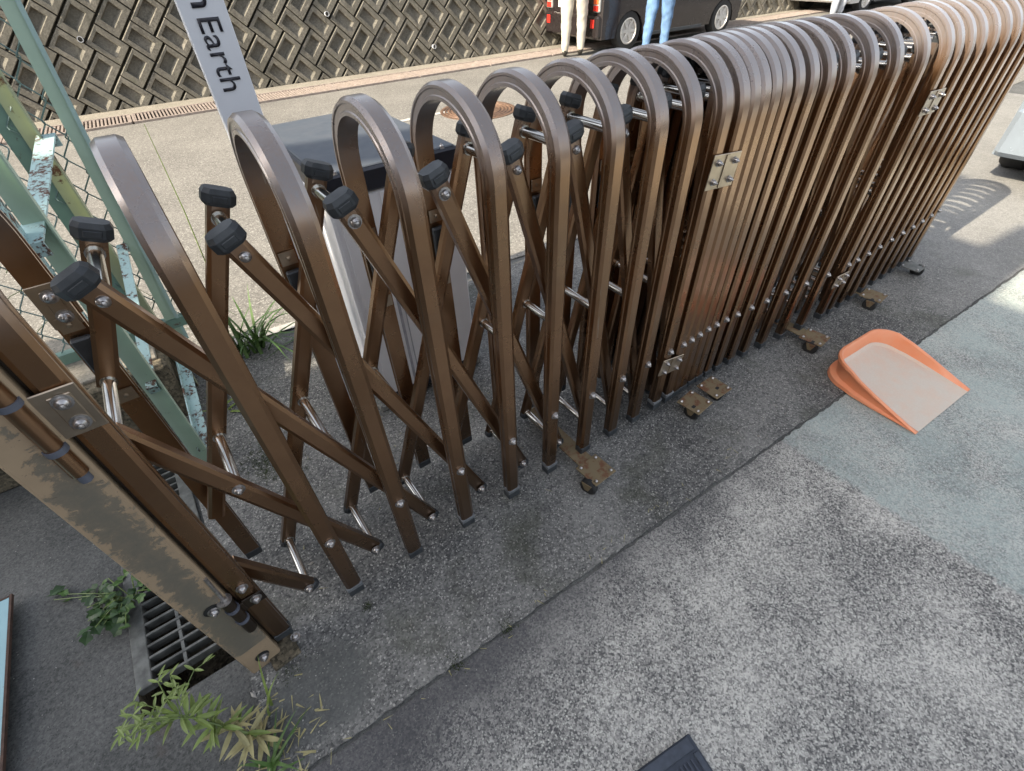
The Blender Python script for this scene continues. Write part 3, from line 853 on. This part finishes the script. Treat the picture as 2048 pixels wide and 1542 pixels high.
# ------------------------------------------------------------------ white cabinet with dark lid
cb = thing('cabinet', 'white cabinet with dark lid and black base standing behind the gate', 'cabinet', (0, 0, 0))
b = MB()
b.box((.583, 1.03, .465), (.440, .640, .79), ch=.006)
link('body', b.mesh('body', WHITEP), cb)
b = MB(); b.box((.365, .705, .465), (.012, .008, .78), ch=.001); b.box((.452, .7085, .465), (.130, .004, .775), ch=.001); b.box((.660, .7085, .465), (.270, .004, .775), ch=.001)
link('front_panel', b.mesh('front_panel', WHITEP), cb)
b = MB(); b.box((.507, .7055, .34), (.010, .003, .50)); b.box((.527, .7055, .34), (.003, .003, .50)); link('groove_trim', b.mesh('groove_trim', simple('trim_grey', (.38, .38, .41), .5)), cb)
b = MB(); b.lathe([(.006, 0), (.006, .002)], 10, Matrix.Rotation(PI / 2, 3, 'X'), (.512, .7055, .10)); b.box((.435, .7055, .60), (.012, .003, .006))
link('screw', b.mesh('screw', BOLT), cb)
b = MB(); b.box((.588, 1.035, .895), (.452, .672, .066), ch=.006)
link('lid_rim', b.mesh('lid_rim', LIDR), cb)
b = MB(); b.box((.588, 1.035, .929), (.430, .650, .008), ch=.003)
link('lid', b.mesh('lid', LIDB), cb)
for x_, y_ in ((.41, .715), (.76, .715)):
    link('screw', ME_BOLTS, cb, (x_, y_, .928), (-PI / 2, 0, 0))
b = MB(); b.box((.583, 1.03, .055), (.450, .650, .034), ch=.006)
link('base', b.mesh('base', LIDR), cb)
for i, (x_, y_) in enumerate(((.40, .78), (.77, .80), (.40, 1.28), (.77, 1.28))):
    o = link('concrete_block', MB().box((0, 0, .0225), (.13, .15, .031), ch=.004).mesh('concrete_block', CBLOCK), None, (x_, y_, 0), (0, 0, random.uniform(-.1, .1)))
    tag(o, ['grey concrete block under the near left corner of the white cabinet', 'grey concrete block under the near right corner of the white cabinet', 'grey concrete block under the far left corner of the white cabinet', 'grey concrete block under the far right corner of the white cabinet'][i], 'block')

# ------------------------------------------------------------------ orange dustpan
pan = thing('dustpan', 'orange plastic dustpan with dusty pale scoop lying beyond the casters', 'dustpan', (1.880, -.632, .006), (0, 0, math.radians(-3.5)))
PWD, PDP, RC = .415, .385, .10
Upath = [(PWD, 0.0), (PWD, .09), (PWD, .18), (PWD - .004, .25)]
for i in range(7):
    a = i / 6 * PI / 2; Upath.append((PWD - .012 - RC + RC * math.cos(a), PDP - RC + RC * math.sin(a)))
for i in range(7):
    a = PI / 2 + i / 6 * PI / 2; Upath.append((.012 + RC + RC * math.cos(a), PDP - RC + RC * math.sin(a)))
Upath += [(.004, .25), (0, .18), (0, .09), (0, 0.0)]
def pan_row(off, zf):
    out = []
    n = len(Upath)
    for i, (x, y) in enumerate(Upath):
        a = Vector(Upath[max(i - 1, 0)]); c_ = Vector(Upath[min(i + 1, n - 1)]); d = (c_ - a).normalized()
        nrm = Vector((d.y, -d.x)); tt = y / PDP
        o_ = off(tt)
        yy = max(y + nrm.y * o_, 0.0) if 0 < i < n - 1 else 0.0
        out.append((x + nrm.x * o_, yy, zf(tt)))
    return out
ft = lambda t_: .004 + .040 * t_
rows = [pan_row(lambda t_: -.030, ft), pan_row(lambda t_: -.016, lambda t_: ft(t_) + .010 * t_), pan_row(lambda t_: -.008, lambda t_: ft(t_) + .062 * min(1, t_ * 1.25)),
        pan_row(lambda t_: -.002, lambda t_: ft(t_) + .068 * min(1, t_ * 1.25)), pan_row(lambda t_: .006, lambda t_: ft(t_) + .066 * min(1, t_ * 1.25)), pan_row(lambda t_: .008, lambda t_: ft(t_) + .056 * min(1, t_ * 1.25)),
        pan_row(lambda t_: -.010 * t_, lambda t_: ft(t_) + .038 * t_), pan_row(lambda t_: -.010 * t_, lambda t_: .004 + .030 * t_), pan_row(lambda t_: .010 * t_ + .001, lambda t_: .002 + .022 * t_), pan_row(lambda t_: .012 * t_ + .001, lambda t_: .001 + .004 * t_), pan_row(lambda t_: -.02, lambda t_: .0005)]
b = MB(); b.loft(rows[1:], False, False)
sh = b.mesh('shell', ORANGE, True)
link('shell', sh, pan)
b = MB(); b.loft(rows[:2], False, False)
n = len(Upath)
fl = rows[0]
half = n // 2
b.add(fl, [[i, i + 1, n - 2 - i, n - 1 - i] for i in range(half - 1)])
link('scoop', b.mesh('scoop', ORANGED, True), pan)
b = MB(); b.lathe([(.011, 0), (.011, .002), (.007, .002), (.007, 0)], 14, None, (.060, .325, .041))
link('hang_hole', b.mesh('hang_hole', RUBBER), pan)

# ------------------------------------------------------------------ rubber mat by the camera
mt = thing('rubber_mat', 'black rubber mat with ribbed middle at the bottom edge of the view', 'mat', (.463, -.727, .004), (0, 0, math.radians(-9)))
b = MB(); b.box((-.16, -.13, .005), (.32, .26, .008), ch=.002)
link('base', b.mesh('base', simple('mat_blue_black', (.035, .045, .065), .6, 0, .3, 60)), mt)
b = MB(); b.box((-.16, -.016, .011), (.30, .026, .006), ch=.0015); b.box((-.012, -.145, .0105), (.014, .22, .006), ch=.0015)
link('border', b.mesh('border', simple('mat_border', (.05, .062, .085), .55, 0, .3, 60)), mt)
b = MB()
for k in range(22): b.box((-.030 - k * .0105, -.14, .0105), (.0045, .20, .004))
link('ribs', b.mesh('ribs', simple('mat_rib', (.045, .055, .078), .55)), mt)

# ------------------------------------------------------------------ plants
def leaf_mesh(name, L, wid, mat, droop=.3, lobes=0, seg=5):
    b = MB(); vs = []; 
    for i in range(seg + 1):
        t_ = i / seg
        w_ = wid * math.sin(PI * min(1, (t_ * .93 + .07))) ** .8
        if lobes: w_ *= 1 + .35 * math.sin(t_ * PI * lobes * 2)
        z = -droop * L * t_ * t_
        vs += [(-w_, L * t_, z + w_ * .25), (0, L * t_, z), (w_, L * t_, z + w_ * .25)]
    fs = []
    for i in range(seg):
        for j in (0, 1): fs.append([i * 3 + j, i * 3 + j + 1, i * 3 + j + 4, i * 3 + j + 3])
    b.add(vs, fs)
    return b.mesh(name, mat, False, False)
def orient(d, up=Vector((0, 0, 1)), roll=0):
    d = d.normalized(); s_ = d.cross(up)
    if s_.length < 1e-3: s_ = Vector((1, 0, 0))
    s_.normalize(); u_ = s_.cross(d)
    return (Matrix((s_, d, u_)).transposed() @ Matrix.Rotation(roll, 3, 'Y')).to_euler()
# broad dark weed beside the grate
pl = thing('leafy_weed', 'dark green lobed-leaf weed spreading over the asphalt beside the drain grate', 'weed', (-.575, .445, 0))
lm = [leaf_mesh('leaf', .036, .014, LEAFD, .3, 2, 6), leaf_mesh('leaf', .028, .011, LEAFG, .35, 2, 6), leaf_mesh('leaf', .022, .009, LEAFD, .2, 1, 5)]
b = MB(); ends = []
for i in range(15):
    a = random.uniform(0, 2 * PI); r = random.uniform(.03, .125)
    e = Vector((math.cos(a) * r * .9 - .01, math.sin(a) * r * .95 + .01, random.uniform(.02, .075)))
    mid = e * .5 + Vector((0, 0, .03)); b.tube([(0, 0, 0), mid, e], .0016, 5); ends += [mid, e, (mid + e) / 2, e * .8]
for i in range(5):
    e = Vector((-.07 - i * .03, .05 + i * .022 + .02 * (i % 2), .02)); b.tube([(0, 0, 0), e * .5 + Vector((0, 0, .03)), e], .0014, 5); ends += [e, e * .8, e + Vector((.01, .02, 0))]
link('stem', b.mesh('stem', STEMG), pl)
for e in ends:
    for q in range(random.choice((1, 1, 2))):
        a = random.uniform(0, 2 * PI); d = Vector((math.cos(a), math.sin(a), random.uniform(-.3, .35)))
        link('leaf', random.choice(lm), pl, e + Vector((random.uniform(-.015, .015), random.uniform(-.015, .015), random.uniform(-.008, .012))), orient(d, roll=random.uniform(-.6, .6)))
# tall yellow-green weed, lower leaves withered
pl = thing('tall_weed', 'yellow-green narrow-leaf weed with withered lower leaves at the end of the gutter', 'weed', (-.352, -.135, 0))
path = [Vector((0, 0, 0)), Vector((-.025, .02, .055)), Vector((-.06, .05, .115)), Vector((-.095, .085, .155)), Vector((-.13, .115, .170))]
b = MB(); b.tube(path, [.004, .0035, .003, .0022, .0014], 6)
tips = []
for i in range(11):
    q = path[3] + (path[4] - path[3]) * random.uniform(-.5, 1)
    d = Vector((random.uniform(-1, .25), random.uniform(-.1, 1), random.uniform(.0, .5))).normalized()
    e = q + d * random.uniform(.05, .105); e2 = e + Vector((d.x * .02, d.y * .02, -.012)); b.tube([q, (q + e) / 2 + Vector((0, 0, .008)), e, e2], .0011, 4); tips += [e, e2, (q + e) / 2, q * .3 + e * .7]
link('stem', b.mesh('stem', STEMG), pl)
ly1, ly2, ly3 = leaf_mesh('leaf', .055, .0055, LEAFY, .25), leaf_mesh('leaf', .060, .006, LEAFW, .4), leaf_mesh('leaf', .028, .0032, LEAFY, .2)
for i in range(66):
    t_ = random.random() ** .9 * 3.6; k = min(3, int(t_)); q = path[k] + (path[k + 1] - path[k]) * (t_ - k)
    a = random.uniform(0, 2 * PI); d = Vector((math.cos(a), math.sin(a), random.uniform(-.1, .7)))
    dry = t_ < random.uniform(.9, 1.9)
    link('leaf', ly2 if dry else ly1, pl, q, orient(d, roll=random.uniform(-.7, .7)))
for e in tips:
    for q in range(2):
        a = random.uniform(0, 2 * PI); link('leaf', ly3, pl, e, orient(Vector((math.cos(a) - .4, math.sin(a) + .3, random.uniform(-.1, .6)))))
# grass tufts
def blade(mb, base, d, L, wid, bend):
    d = d.normalized(); s_ = d.cross(Vector((0, 0, 1)))
    s_ = s_.normalized() if s_.length > 1e-3 else Vector((1, 0, 0))
    vs = []
    for i in range(6):
        t_ = i / 5; p = base + d * (L * t_) + Vector((d.x * bend, d.y * bend, -bend)) * (L * t_ * t_)
        w_ = wid * (1 - t_ ** 1.7); vs += [p - s_ * w_, p + s_ * w_]
    mb.add(vs, [[2 * i, 2 * i + 1, 2 * i + 3, 2 * i + 2] for i in range(5)])
def tuft(loc, n_, L, wid, lean, mat, label, spread=.02, up=1.2):
    pl = thing('grass_tuft', label, 'grass', loc)
    for i in range(n_):
        mb = MB(); a = random.uniform(0, 2 * PI)
        d = Vector((math.cos(a) * .6, math.sin(a) * .6, up * random.uniform(.5, 1.2))) + Vector(lean)
        blade(mb, Vector((random.uniform(-spread, spread), random.uniform(-spread, spread), 0)), d, L * random.uniform(.55, 1.15), wid, random.uniform(.1, .7))
        link('blade', mb.mesh('blade', mat, False, False), pl)
    return pl
tuft((-.355, -.20, .002), 13, .12, .0050, (.2, .15, 0), LEAFG, 'green grass tuft at the bottom edge below the yellow-green weed', .018)
tuft((-.335, -.085, .002), 3, .16, .0040, (.1, .25, .7), LEAFY, 'two upright grass blades in front of the post foot', .01, 1.8)
tuft((.02, 1.46, .004), 36, .46, .0080, (.15, -.15, .5), LEAFG, 'tall green grass at the road edge behind the first hoops', .06)
tuft((-.12, 1.50, .004), 12, .42, .0055, (-.1, .0, .8), LEAFY, 'thin grass stalks beside the fence post', .05, 1.6)
tuft((.24, 1.44, .004), 9, .22, .0045, (-.3, -.5, 0), LEAFG, 'low grass runners near the sign foot', .05, .6)
tuft((-.19, 1.14, .004), 10, .17, .0065, (.3, -.2, 0), LEAFY, 'pale wilting grass beside the fence post foot', .03, .7)
# tall seed stalk
st = thing('grass_stalk', 'single tall yellowish grass stalk rising beside the first hoop', 'grass', (-.06, 1.46, 0))
top = yp(288, 248, 1.50) - Vector((-.06, 1.46, 0)); b = MB()
b.tube([(0, 0, 0), top * .35 + Vector((.03, 0, 0)), top * .7 + Vector((.02, 0, 0)), top], [.003, .0025, .002, .001], 5)
link('stem', b.mesh('stem', LEAFY), st)
mb = MB(); blade(mb, top * .5, Vector((.35, -.1, .8)), .2, .004, .3); link('leaf', mb.mesh('leaf', LEAFY, False, False), st)
# creeping ground weed under the arms and moss tufts
mb = MB()
for i in range(420):
    p = Vector((random.gauss(-.09, .055), random.gauss(.74, .06), .010)); a = random.uniform(0, 2 * PI)
    blade(mb, p, Vector((math.cos(a), math.sin(a), random.uniform(.1, .7))), random.uniform(.008, .026), .0011, .3)
tag(link('creeping_weed', mb.mesh('creeping_weed', MOSSM, False, False)), 'fine creeping weed spreading on the dark concrete under the crossing bars', 'weed', kind='stuff')
mb = MB()
for (mx, my, mr, mn) in ((zp(737, 1216).x, zp(737, 1216).y, .011, 160), (.10, -.262, .02, 120), (.26, -.27, .02, 120), (-.03, .62, .02, 120), (-.30, .30, .03, 120), (-.26, -.02, .03, 150)):
    for i in range(mn):
        p = Vector((random.gauss(mx, mr * .6), random.gauss(my, mr * .6), .006)); a = random.uniform(0, 2 * PI)
        blade(mb, p, Vector((math.cos(a), math.sin(a), random.uniform(.5, 2.2))), random.uniform(.004, .010), .0012, .2)
tag(link('moss', mb.mesh('moss', MOSSM, False, False)), 'small dark moss cushions on the apron', 'moss', kind='stuff')
# pebbles and grit
def pebble(mb, p, r):
    M = Euler((random.uniform(0, 6), random.uniform(0, 6), random.uniform(0, 6))).to_matrix()
    vs = [(1, 0, 0), (-1, 0, 0), (0, 1, 0), (0, -1, 0), (0, 0, 1), (0, 0, -1)]
    vs = [M @ Vector((v[0] * r * random.uniform(.7, 1.2), v[1] * r * random.uniform(.7, 1.2), v[2] * r * random.uniform(.5, .9))) + p for v in vs]
    mb.add(vs, [[0, 2, 4], [2, 1, 4], [1, 3, 4], [3, 0, 4], [2, 0, 5], [1, 2, 5], [3, 1, 5], [0, 3, 5]])
mb = MB()
for i in range(900):
    x = random.uniform(-.34, 3.2); y = random.uniform(jy(x) + .01, 1.2) if random.random() < .45 else random.uniform(jy(x) + .01, .12)
    pebble(mb, Vector((x, y, .010)), random.choice((.0013, .0018, .0022, .0028, .004)) * random.uniform(.8, 1.2))
for i in range(700):
    x = random.uniform(-.3, 2.2); y = random.uniform(-1.1, jy(x) - .01); pebble(mb, Vector((x, y, .005)), random.uniform(.001, .0022))
for i in range(260):
    pebble(mb, Vector((random.uniform(-1.2, -.62), random.uniform(-.3, 1.0), .001)), random.uniform(.001, .0024))
tag(link('gravel', mb.mesh('gravel', STONE)), 'loose pale grit scattered on the concrete', 'gravel', kind='stuff')
# dry litter by the weeds
mb = MB()
for i in range(70):
    p = Vector((random.gauss(-.31, .06), random.gauss(-.17, .07), .008)); a = random.uniform(0, 2 * PI)
    blade(mb, p, Vector((math.cos(a), math.sin(a), random.uniform(.0, .25))), random.uniform(.012, .05), random.uniform(.0008, .003), random.uniform(-.3, .3))
for i in range(60):
    p = Vector((random.uniform(-.2, 1.3), random.choice((jy(.3), random.uniform(.02, 1.0))) + random.uniform(-.02, .03), .0105)); a = random.uniform(0, 2 * PI)
    blade(mb, p, Vector((math.cos(a), math.sin(a), random.uniform(.0, .15))), random.uniform(.008, .03), random.uniform(.0006, .0014), random.uniform(-.3, .3))
tag(link('litter', mb.mesh('litter', LEAFW, False, False)), 'dry leaf litter and straw on the concrete by the weeds', 'litter', kind='stuff')
# a few dead leaves and chips near the weeds
for i, (q, lab) in enumerate((((625, 1130), 'pale wood chip lying under the end of a crossing bar'), ((510, 1392), 'grey slate chip on the apron beside the post foot'))):
    p = zp(*q); b = MB(); pebble(b, Vector((0, 0, .006)), .011); o = link('stone_chip', b.mesh('stone_chip', STONE), None, (p.x, p.y, .008), (0, 0, random.uniform(0, 3)), (1.3, .6, .5)); tag(o, lab, 'chip')

# ------------------------------------------------------------------ cars
def car_paint(name, c): return simple(name, c, 0.25, 0.3, 0.1, 4, coat=0.6)
RIMM = simple('alloy_rim', (0.6, 0.58, 0.55), 0.35, 0.2); TYRE = simple('tyre', (0.02, 0.02, 0.02), 0.8)
GLASSC = simple('car_glass', (0.02, 0.025, 0.03), 0.08); REDL = simple('red_lens', (0.65, 0.03, 0.02), 0.25, 0, .1); ORL = simple('orange_lens', (0.75, 0.14, 0.04), 0.25, 0, .1)
PLATEM = simple('plate_white', (0.7, 0.7, 0.6), 0.5); TRIMW = simple('lamp_surround', (0.55, 0.55, 0.52), 0.3, .5)
def make_car(label, loc, rz, W_, L_, H_, paint, profile, wheels, wr, name='parked_car', grp=None):
    c = thing(name, label, 'car', loc, (0, 0, rz), grp)
    # profile: (x, z) outline from rear bottom over roof to front bottom, arches cut in
    bot = []
    for wx in wheels[::-1]:
        for i in range(9):
            a = i / 8 * PI; bot.append((wx + (wr + .05) * math.cos(a), .20 + (wr + .07) * math.sin(a)))
    out = profile + [(profile[-1][0], .20)] + bot + [(profile[0][0], .20)]
    b = MB(); ys = [(-W_ / 2, .965), (-W_ / 2 + .05, 1.0), (W_ / 2 - .05, 1.0), (W_ / 2, .965)]
    cx = sum(p[0] for p in profile) / len(profile); rings = []
    for y, s_ in ys:
        rings.append([(cx + (x - cx) * (1 - (1 - s_) * .5), (y * (1 - .12 * max(0, (z - .95) / H_)) if True else y), z) for x, z in out])
    b.loft(rings, True, True)
    link('body', b.mesh('body', paint), c)
    for wx in wheels:
        for s_ in (-1, 1):
            wy = s_ * (W_ / 2 - .09); M = Matrix.Rotation(s_ * PI / 2, 3, 'X').transposed() if False else Matrix.Rotation(-s_ * PI / 2, 3, 'X')
            wh = link('wheel', None, c, (wx, wy, wr))
            b = MB(); b.loft([[M @ Vector((r_ * math.cos(a_ * PI / 14), r_ * math.sin(a_ * PI / 14), z_)) for a_ in range(28)] for r_, z_ in [(wr * .62, -.08), (wr * .92, -.085), (wr, -.06), (wr, .06), (wr * .93, .085), (wr * .64, .085), (wr * .62, -.08)]], True, False); link('tyre', b.mesh('tyre', TYRE, True), wh)
            b = MB(); b.lathe([(wr * .64, .05), (wr * .66, .086), (wr * .60, .088), (wr * .56, .06), (wr * .2, .055), (wr * .16, .075), (.001, .078)], 28, M)
            for k in range(6):
                a = k * PI / 3; R_ = M @ Matrix.Rotation(a, 3, 'Z'); b.box(R_ @ Vector((wr * .38, 0, .068)), (wr * .5, wr * .16, .02), R_)
            link('rim', b.mesh('rim', RIMM, True), wh)
    # windows on the sides
    for s_ in (-1, 1):
        b = MB(); x0_, x1_ = .25 * L_ * .5, L_ * .70
        for xa, xb in ((.14 * L_, .34 * L_), (.36 * L_, .56 * L_), (.58 * L_, .74 * L_)):
            zb_, zt_ = H_ * .58, H_ * .90
            yb_, yt_ = W_ / 2 * (1 - .12 * max(0, (zb_ - .95) / H_)) + .004, W_ / 2 * (1 - .12 * max(0, (zt_ - .95) / H_)) + .004
            b.add([(xa, s_ * yb_, zb_), (xb, s_ * yb_, zb_), (xb - .03, s_ * yt_, zt_), (xa + .02, s_ * yt_, zt_)], [[0, 1, 2, 3]])
        link('window', b.mesh('window', GLASSC), c)
        for xa in (.40 * L_, .60 * L_): link('door_handle', MB().box((xa, s_ * (W_ / 2 + .008), H_ * .52), (.14, .02, .025), ch=.004).mesh('door_handle', paint), c)
        link('sill', MB().box((L_ * .5, s_ * (W_ / 2 - .02), .20), (L_ * .42, .05, .06), ch=.01).mesh('sill', BLACKP), c)
    b = MB(); b.add([(-.006 + .02, -W_ * .36, H_ * .60), (-.006 + .02, W_ * .36, H_ * .60), (.06, W_ * .33, H_ * .90), (.06, -W_ * .33, H_ * .90)], [[0, 1, 2, 3]]); link('rear_window', b.mesh('rear_window', GLASSC), c)
    bp = MB(); bp.box((-.005, 0, .36), (.12, W_ - .02, .30), ch=.03); link('bumper', bp.mesh('bumper', paint), c)
    fb = MB(); fb.box((L_ + .0, 0, .36), (.12, W_ - .02, .30), ch=.03); link('bumper', fb.mesh('bumper', paint), c)
    for s_ in (-1, 1):
        l_ = link('tail_lamp', MB().box((-.012, s_ * (W_ / 2 - .10), .72), (.05, .15, .34), ch=.015).mesh('tail_lamp', TRIMW), c)
        link('lens', MB().box((-.032, s_ * (W_ / 2 - .10), .76), (.025, .115, .22), ch=.008).mesh('lens', ORL), l_)
        link('lens', MB().box((-.031, s_ * (W_ / 2 - .10), .60), (.024, .115, .07), ch=.006).mesh('lens', REDL), l_)
        link('reflector', MB().box((-.068, s_ * (W_ / 2 - .13), .41), (.012, .085, .11), ch=.004).mesh('reflector', REDL), c)
        link('headlight', MB().box((L_ + .01, s_ * (W_ / 2 - .2), .72), (.08, .26, .16), ch=.02).mesh('headlight', TRIMW), c)
    link('licence_plate', MB().box((-.03, .18, .66), (.012, .33, .165), ch=.003).mesh('licence_plate', PLATEM), c)
    return c
van = [(0.0, .45), (-.01, .95), (.06, 1.60), (.14, 1.72), (.5, 1.78), (2.2, 1.76), (2.55, 1.60), (2.95, 1.02), (3.35, .90), (3.42, .62), (3.40, .45)]
make_car('dark brown-black van with red tail lamps parked along the retaining wall', (6.62, 6.68, 0), math.radians(-2), 1.38, 3.4, 1.78, car_paint('van_paint', (.028, .022, .022)), van, (.62, 2.95), .27)
make_car('pale silver car parked farther along the road ahead of the dark van', (13.6, 6.3, 0), math.radians(-2), 1.45, 3.4, 1.6, car_paint('pale_paint', (.5, .5, .5)), [(x, z * .92) for x, z in van], (.62, 2.8), .27)
make_car('silver car standing just past the folded end of the gate', (8.22, -.38, 0), math.radians(183), 1.5, 3.4, 1.55, car_paint('silver_paint', (.24, .28, .32)), [(x, z * .9) for x, z in van], (.65, 2.8), .27)

# ------------------------------------------------------------------ people
SKIN = simple('skin', (.48, .30, .21), .55, 0, .1); HAIR = simple('hair', (.02, .015, .012), .5); SHOE = simple('shoe', (.05, .045, .04), .6)
def person(label, loc, rz, shirt, trousers, stride=.12, arm=.15):
    p = thing('person', label, 'person', loc, (0, 0, rz))
    vs = []; es = []; rad = []
    def V(co, r, par=None):
        vs.append(co); rad.append(r)
        if par is not None: es.append((par, len(vs) - 1))
        return len(vs) - 1
    pel = V((0, 0, .96), (.15, .11))
    ab = V((0, .0, 1.12), (.14, .10), pel); ch = V((0, .0, 1.32), (.165, .11), ab); nk0 = V((0, .0, 1.44), (.09, .075), ch); nk = V((0, -.005, 1.50), (.052, .052), nk0)
    hd = V((0, -.012, 1.58), (.070, .082), nk); hd2 = V((0, -.008, 1.66), (.076, .090), hd); hd3 = V((0, 0, 1.73), (.045, .055), hd2)
    nose = V((0, -.108, 1.625), (.012, .014), hd)
    for s_ in (-1, 1):
        hp = V((s_ * .095, 0, .88), (.10, .105), pel); th = V((s_ * .11, -.012 + s_ * stride * .2, .70), (.108, .110), hp); kn = V((s_ * .12, -.02 + s_ * stride * .5, .48), (.084, .090), th)
        cf = V((s_ * .125, .0 + s_ * stride * .8, .30), (.074, .078), kn); an = V((s_ * .125, .01 + s_ * stride, .10), (.058, .062), cf); ft = V((s_ * .125, -.02 + s_ * stride, .045), (.042, .042), an); to = V((s_ * .135, -.16 + s_ * stride, .032), (.038, .028), ft)
        sh = V((s_ * .17, 0, 1.40), (.062, .06), nk0); el = V((s_ * .235, .03, 1.13), (.042, .042), sh); wr = V((s_ * .245, -.06 - arm, .92), (.026, .03), el); pa = V((s_ * .245, -.09 - arm, .86), (.038, .018), wr)
        for k, (fy, fl_) in enumerate(((-.03, .07), (-.01, .08), (.01, .075), (.028, .06))):
            f1 = V((s_ * .245, -.09 - arm + fy * .9, .815), (.0085, .0085), pa); V((s_ * .240, -.10 - arm + fy, .815 - fl_ * .6), (.0075, .0075), f1)
        t1 = V((s_ * .225, -.125 - arm, .87), (.010, .010), wr); V((s_ * .22, -.145 - arm, .83), (.0085, .0085), t1)
    me = bpy.data.meshes.new('tmp'); me.from_pydata(vs, es, []); o = link('tmp', me)
    sk = o.modifiers.new('s', 'SKIN'); sk.use_smooth_shade = True
    for i, r in enumerate(rad): me.skin_vertices[0].data[i].radius = r
    me.skin_vertices[0].data[0].use_root = True
    sb = o.modifiers.new('b', 'SUBSURF'); sb.levels = 2; sb.render_levels = 2
    dg_ = bpy.context.evaluated_depsgraph_get(); dg_.update()
    m2 = bpy.data.meshes.new_from_object(o.evaluated_get(dg_)); bpy.data.objects.remove(o)
    m2.materials.clear()
    for mm in (trousers, shirt, SKIN, SHOE): m2.materials.append(mm)
    for f in m2.polygons:
        c_ = f.center; f.use_smooth = True
        arm_ = abs(c_.x) > .19
        f.material_index = 3 if c_.z < .085 else 2 if (c_.z > 1.47 or (arm_ and c_.z < 1.20 and c_.z > .7)) else 0 if c_.z < 1.0 else 1
    from mathutils import noise as mn
    for v in m2.vertices:
        if v.co.z < 1.0 and v.co.z > .07:
            q = Vector((v.co.x * 9, v.co.y * 9, v.co.z * 16 + v.co.x * 14 + loc[0]))
            f_ = mn.noise(q) * .010 + mn.noise(q * 2.3) * .007
            v.co.x += v.normal.x * f_; v.co.y += v.normal.y * f_
    m2.name = 'body'
    link('body', m2, p)
    b = MB(); prof = [(.001, 1.775), (.05, 1.765), (.082, 1.73), (.094, 1.68), (.092, 1.62), (.080, 1.575)]
    b.lathe(prof, 18)
    for i, v in enumerate(b.v): b.v[i] = (v[0] * .95, v[1] * 1.05 + .018 + (.02 if v[2] < 1.68 else 0), v[2])
    link('hair', b.mesh('hair', HAIR, True), p)
    b = MB()
    for s_ in (-1, 1): b.lathe([(.008, 0), (.006, .003), (.001, .004)], 10, Matrix.Rotation(PI / 2, 3, 'X'), (s_ * .03, -.094, 1.655))
    link('eyes', b.mesh('eyes', HAIR), p)
    return p
person('person in beige trousers standing behind the dark van', (6.24, 6.22, .006), math.radians(142), simple('shirt_grey', (.4, .4, .42), .8), simple('trousers_beige', (.46, .42, .35), .8, 0, .12, 9, .4, 25), .05)
person('person in light blue jeans walking beside the dark van', (7.30, 5.46, .006), math.radians(120), simple('shirt_navy', (.08, .09, .15), .8), simple('jeans_blue', (.13, .24, .42), .8, 0, .4, 9, .4, 25), .07)
person('person in grey trousers standing far along the road', (12.9, 5.5, .006), math.radians(150), simple('shirt_white', (.6, .6, .6), .8), simple('trousers_grey', (.34, .36, .40), .8, 0, .2, 9), .08)
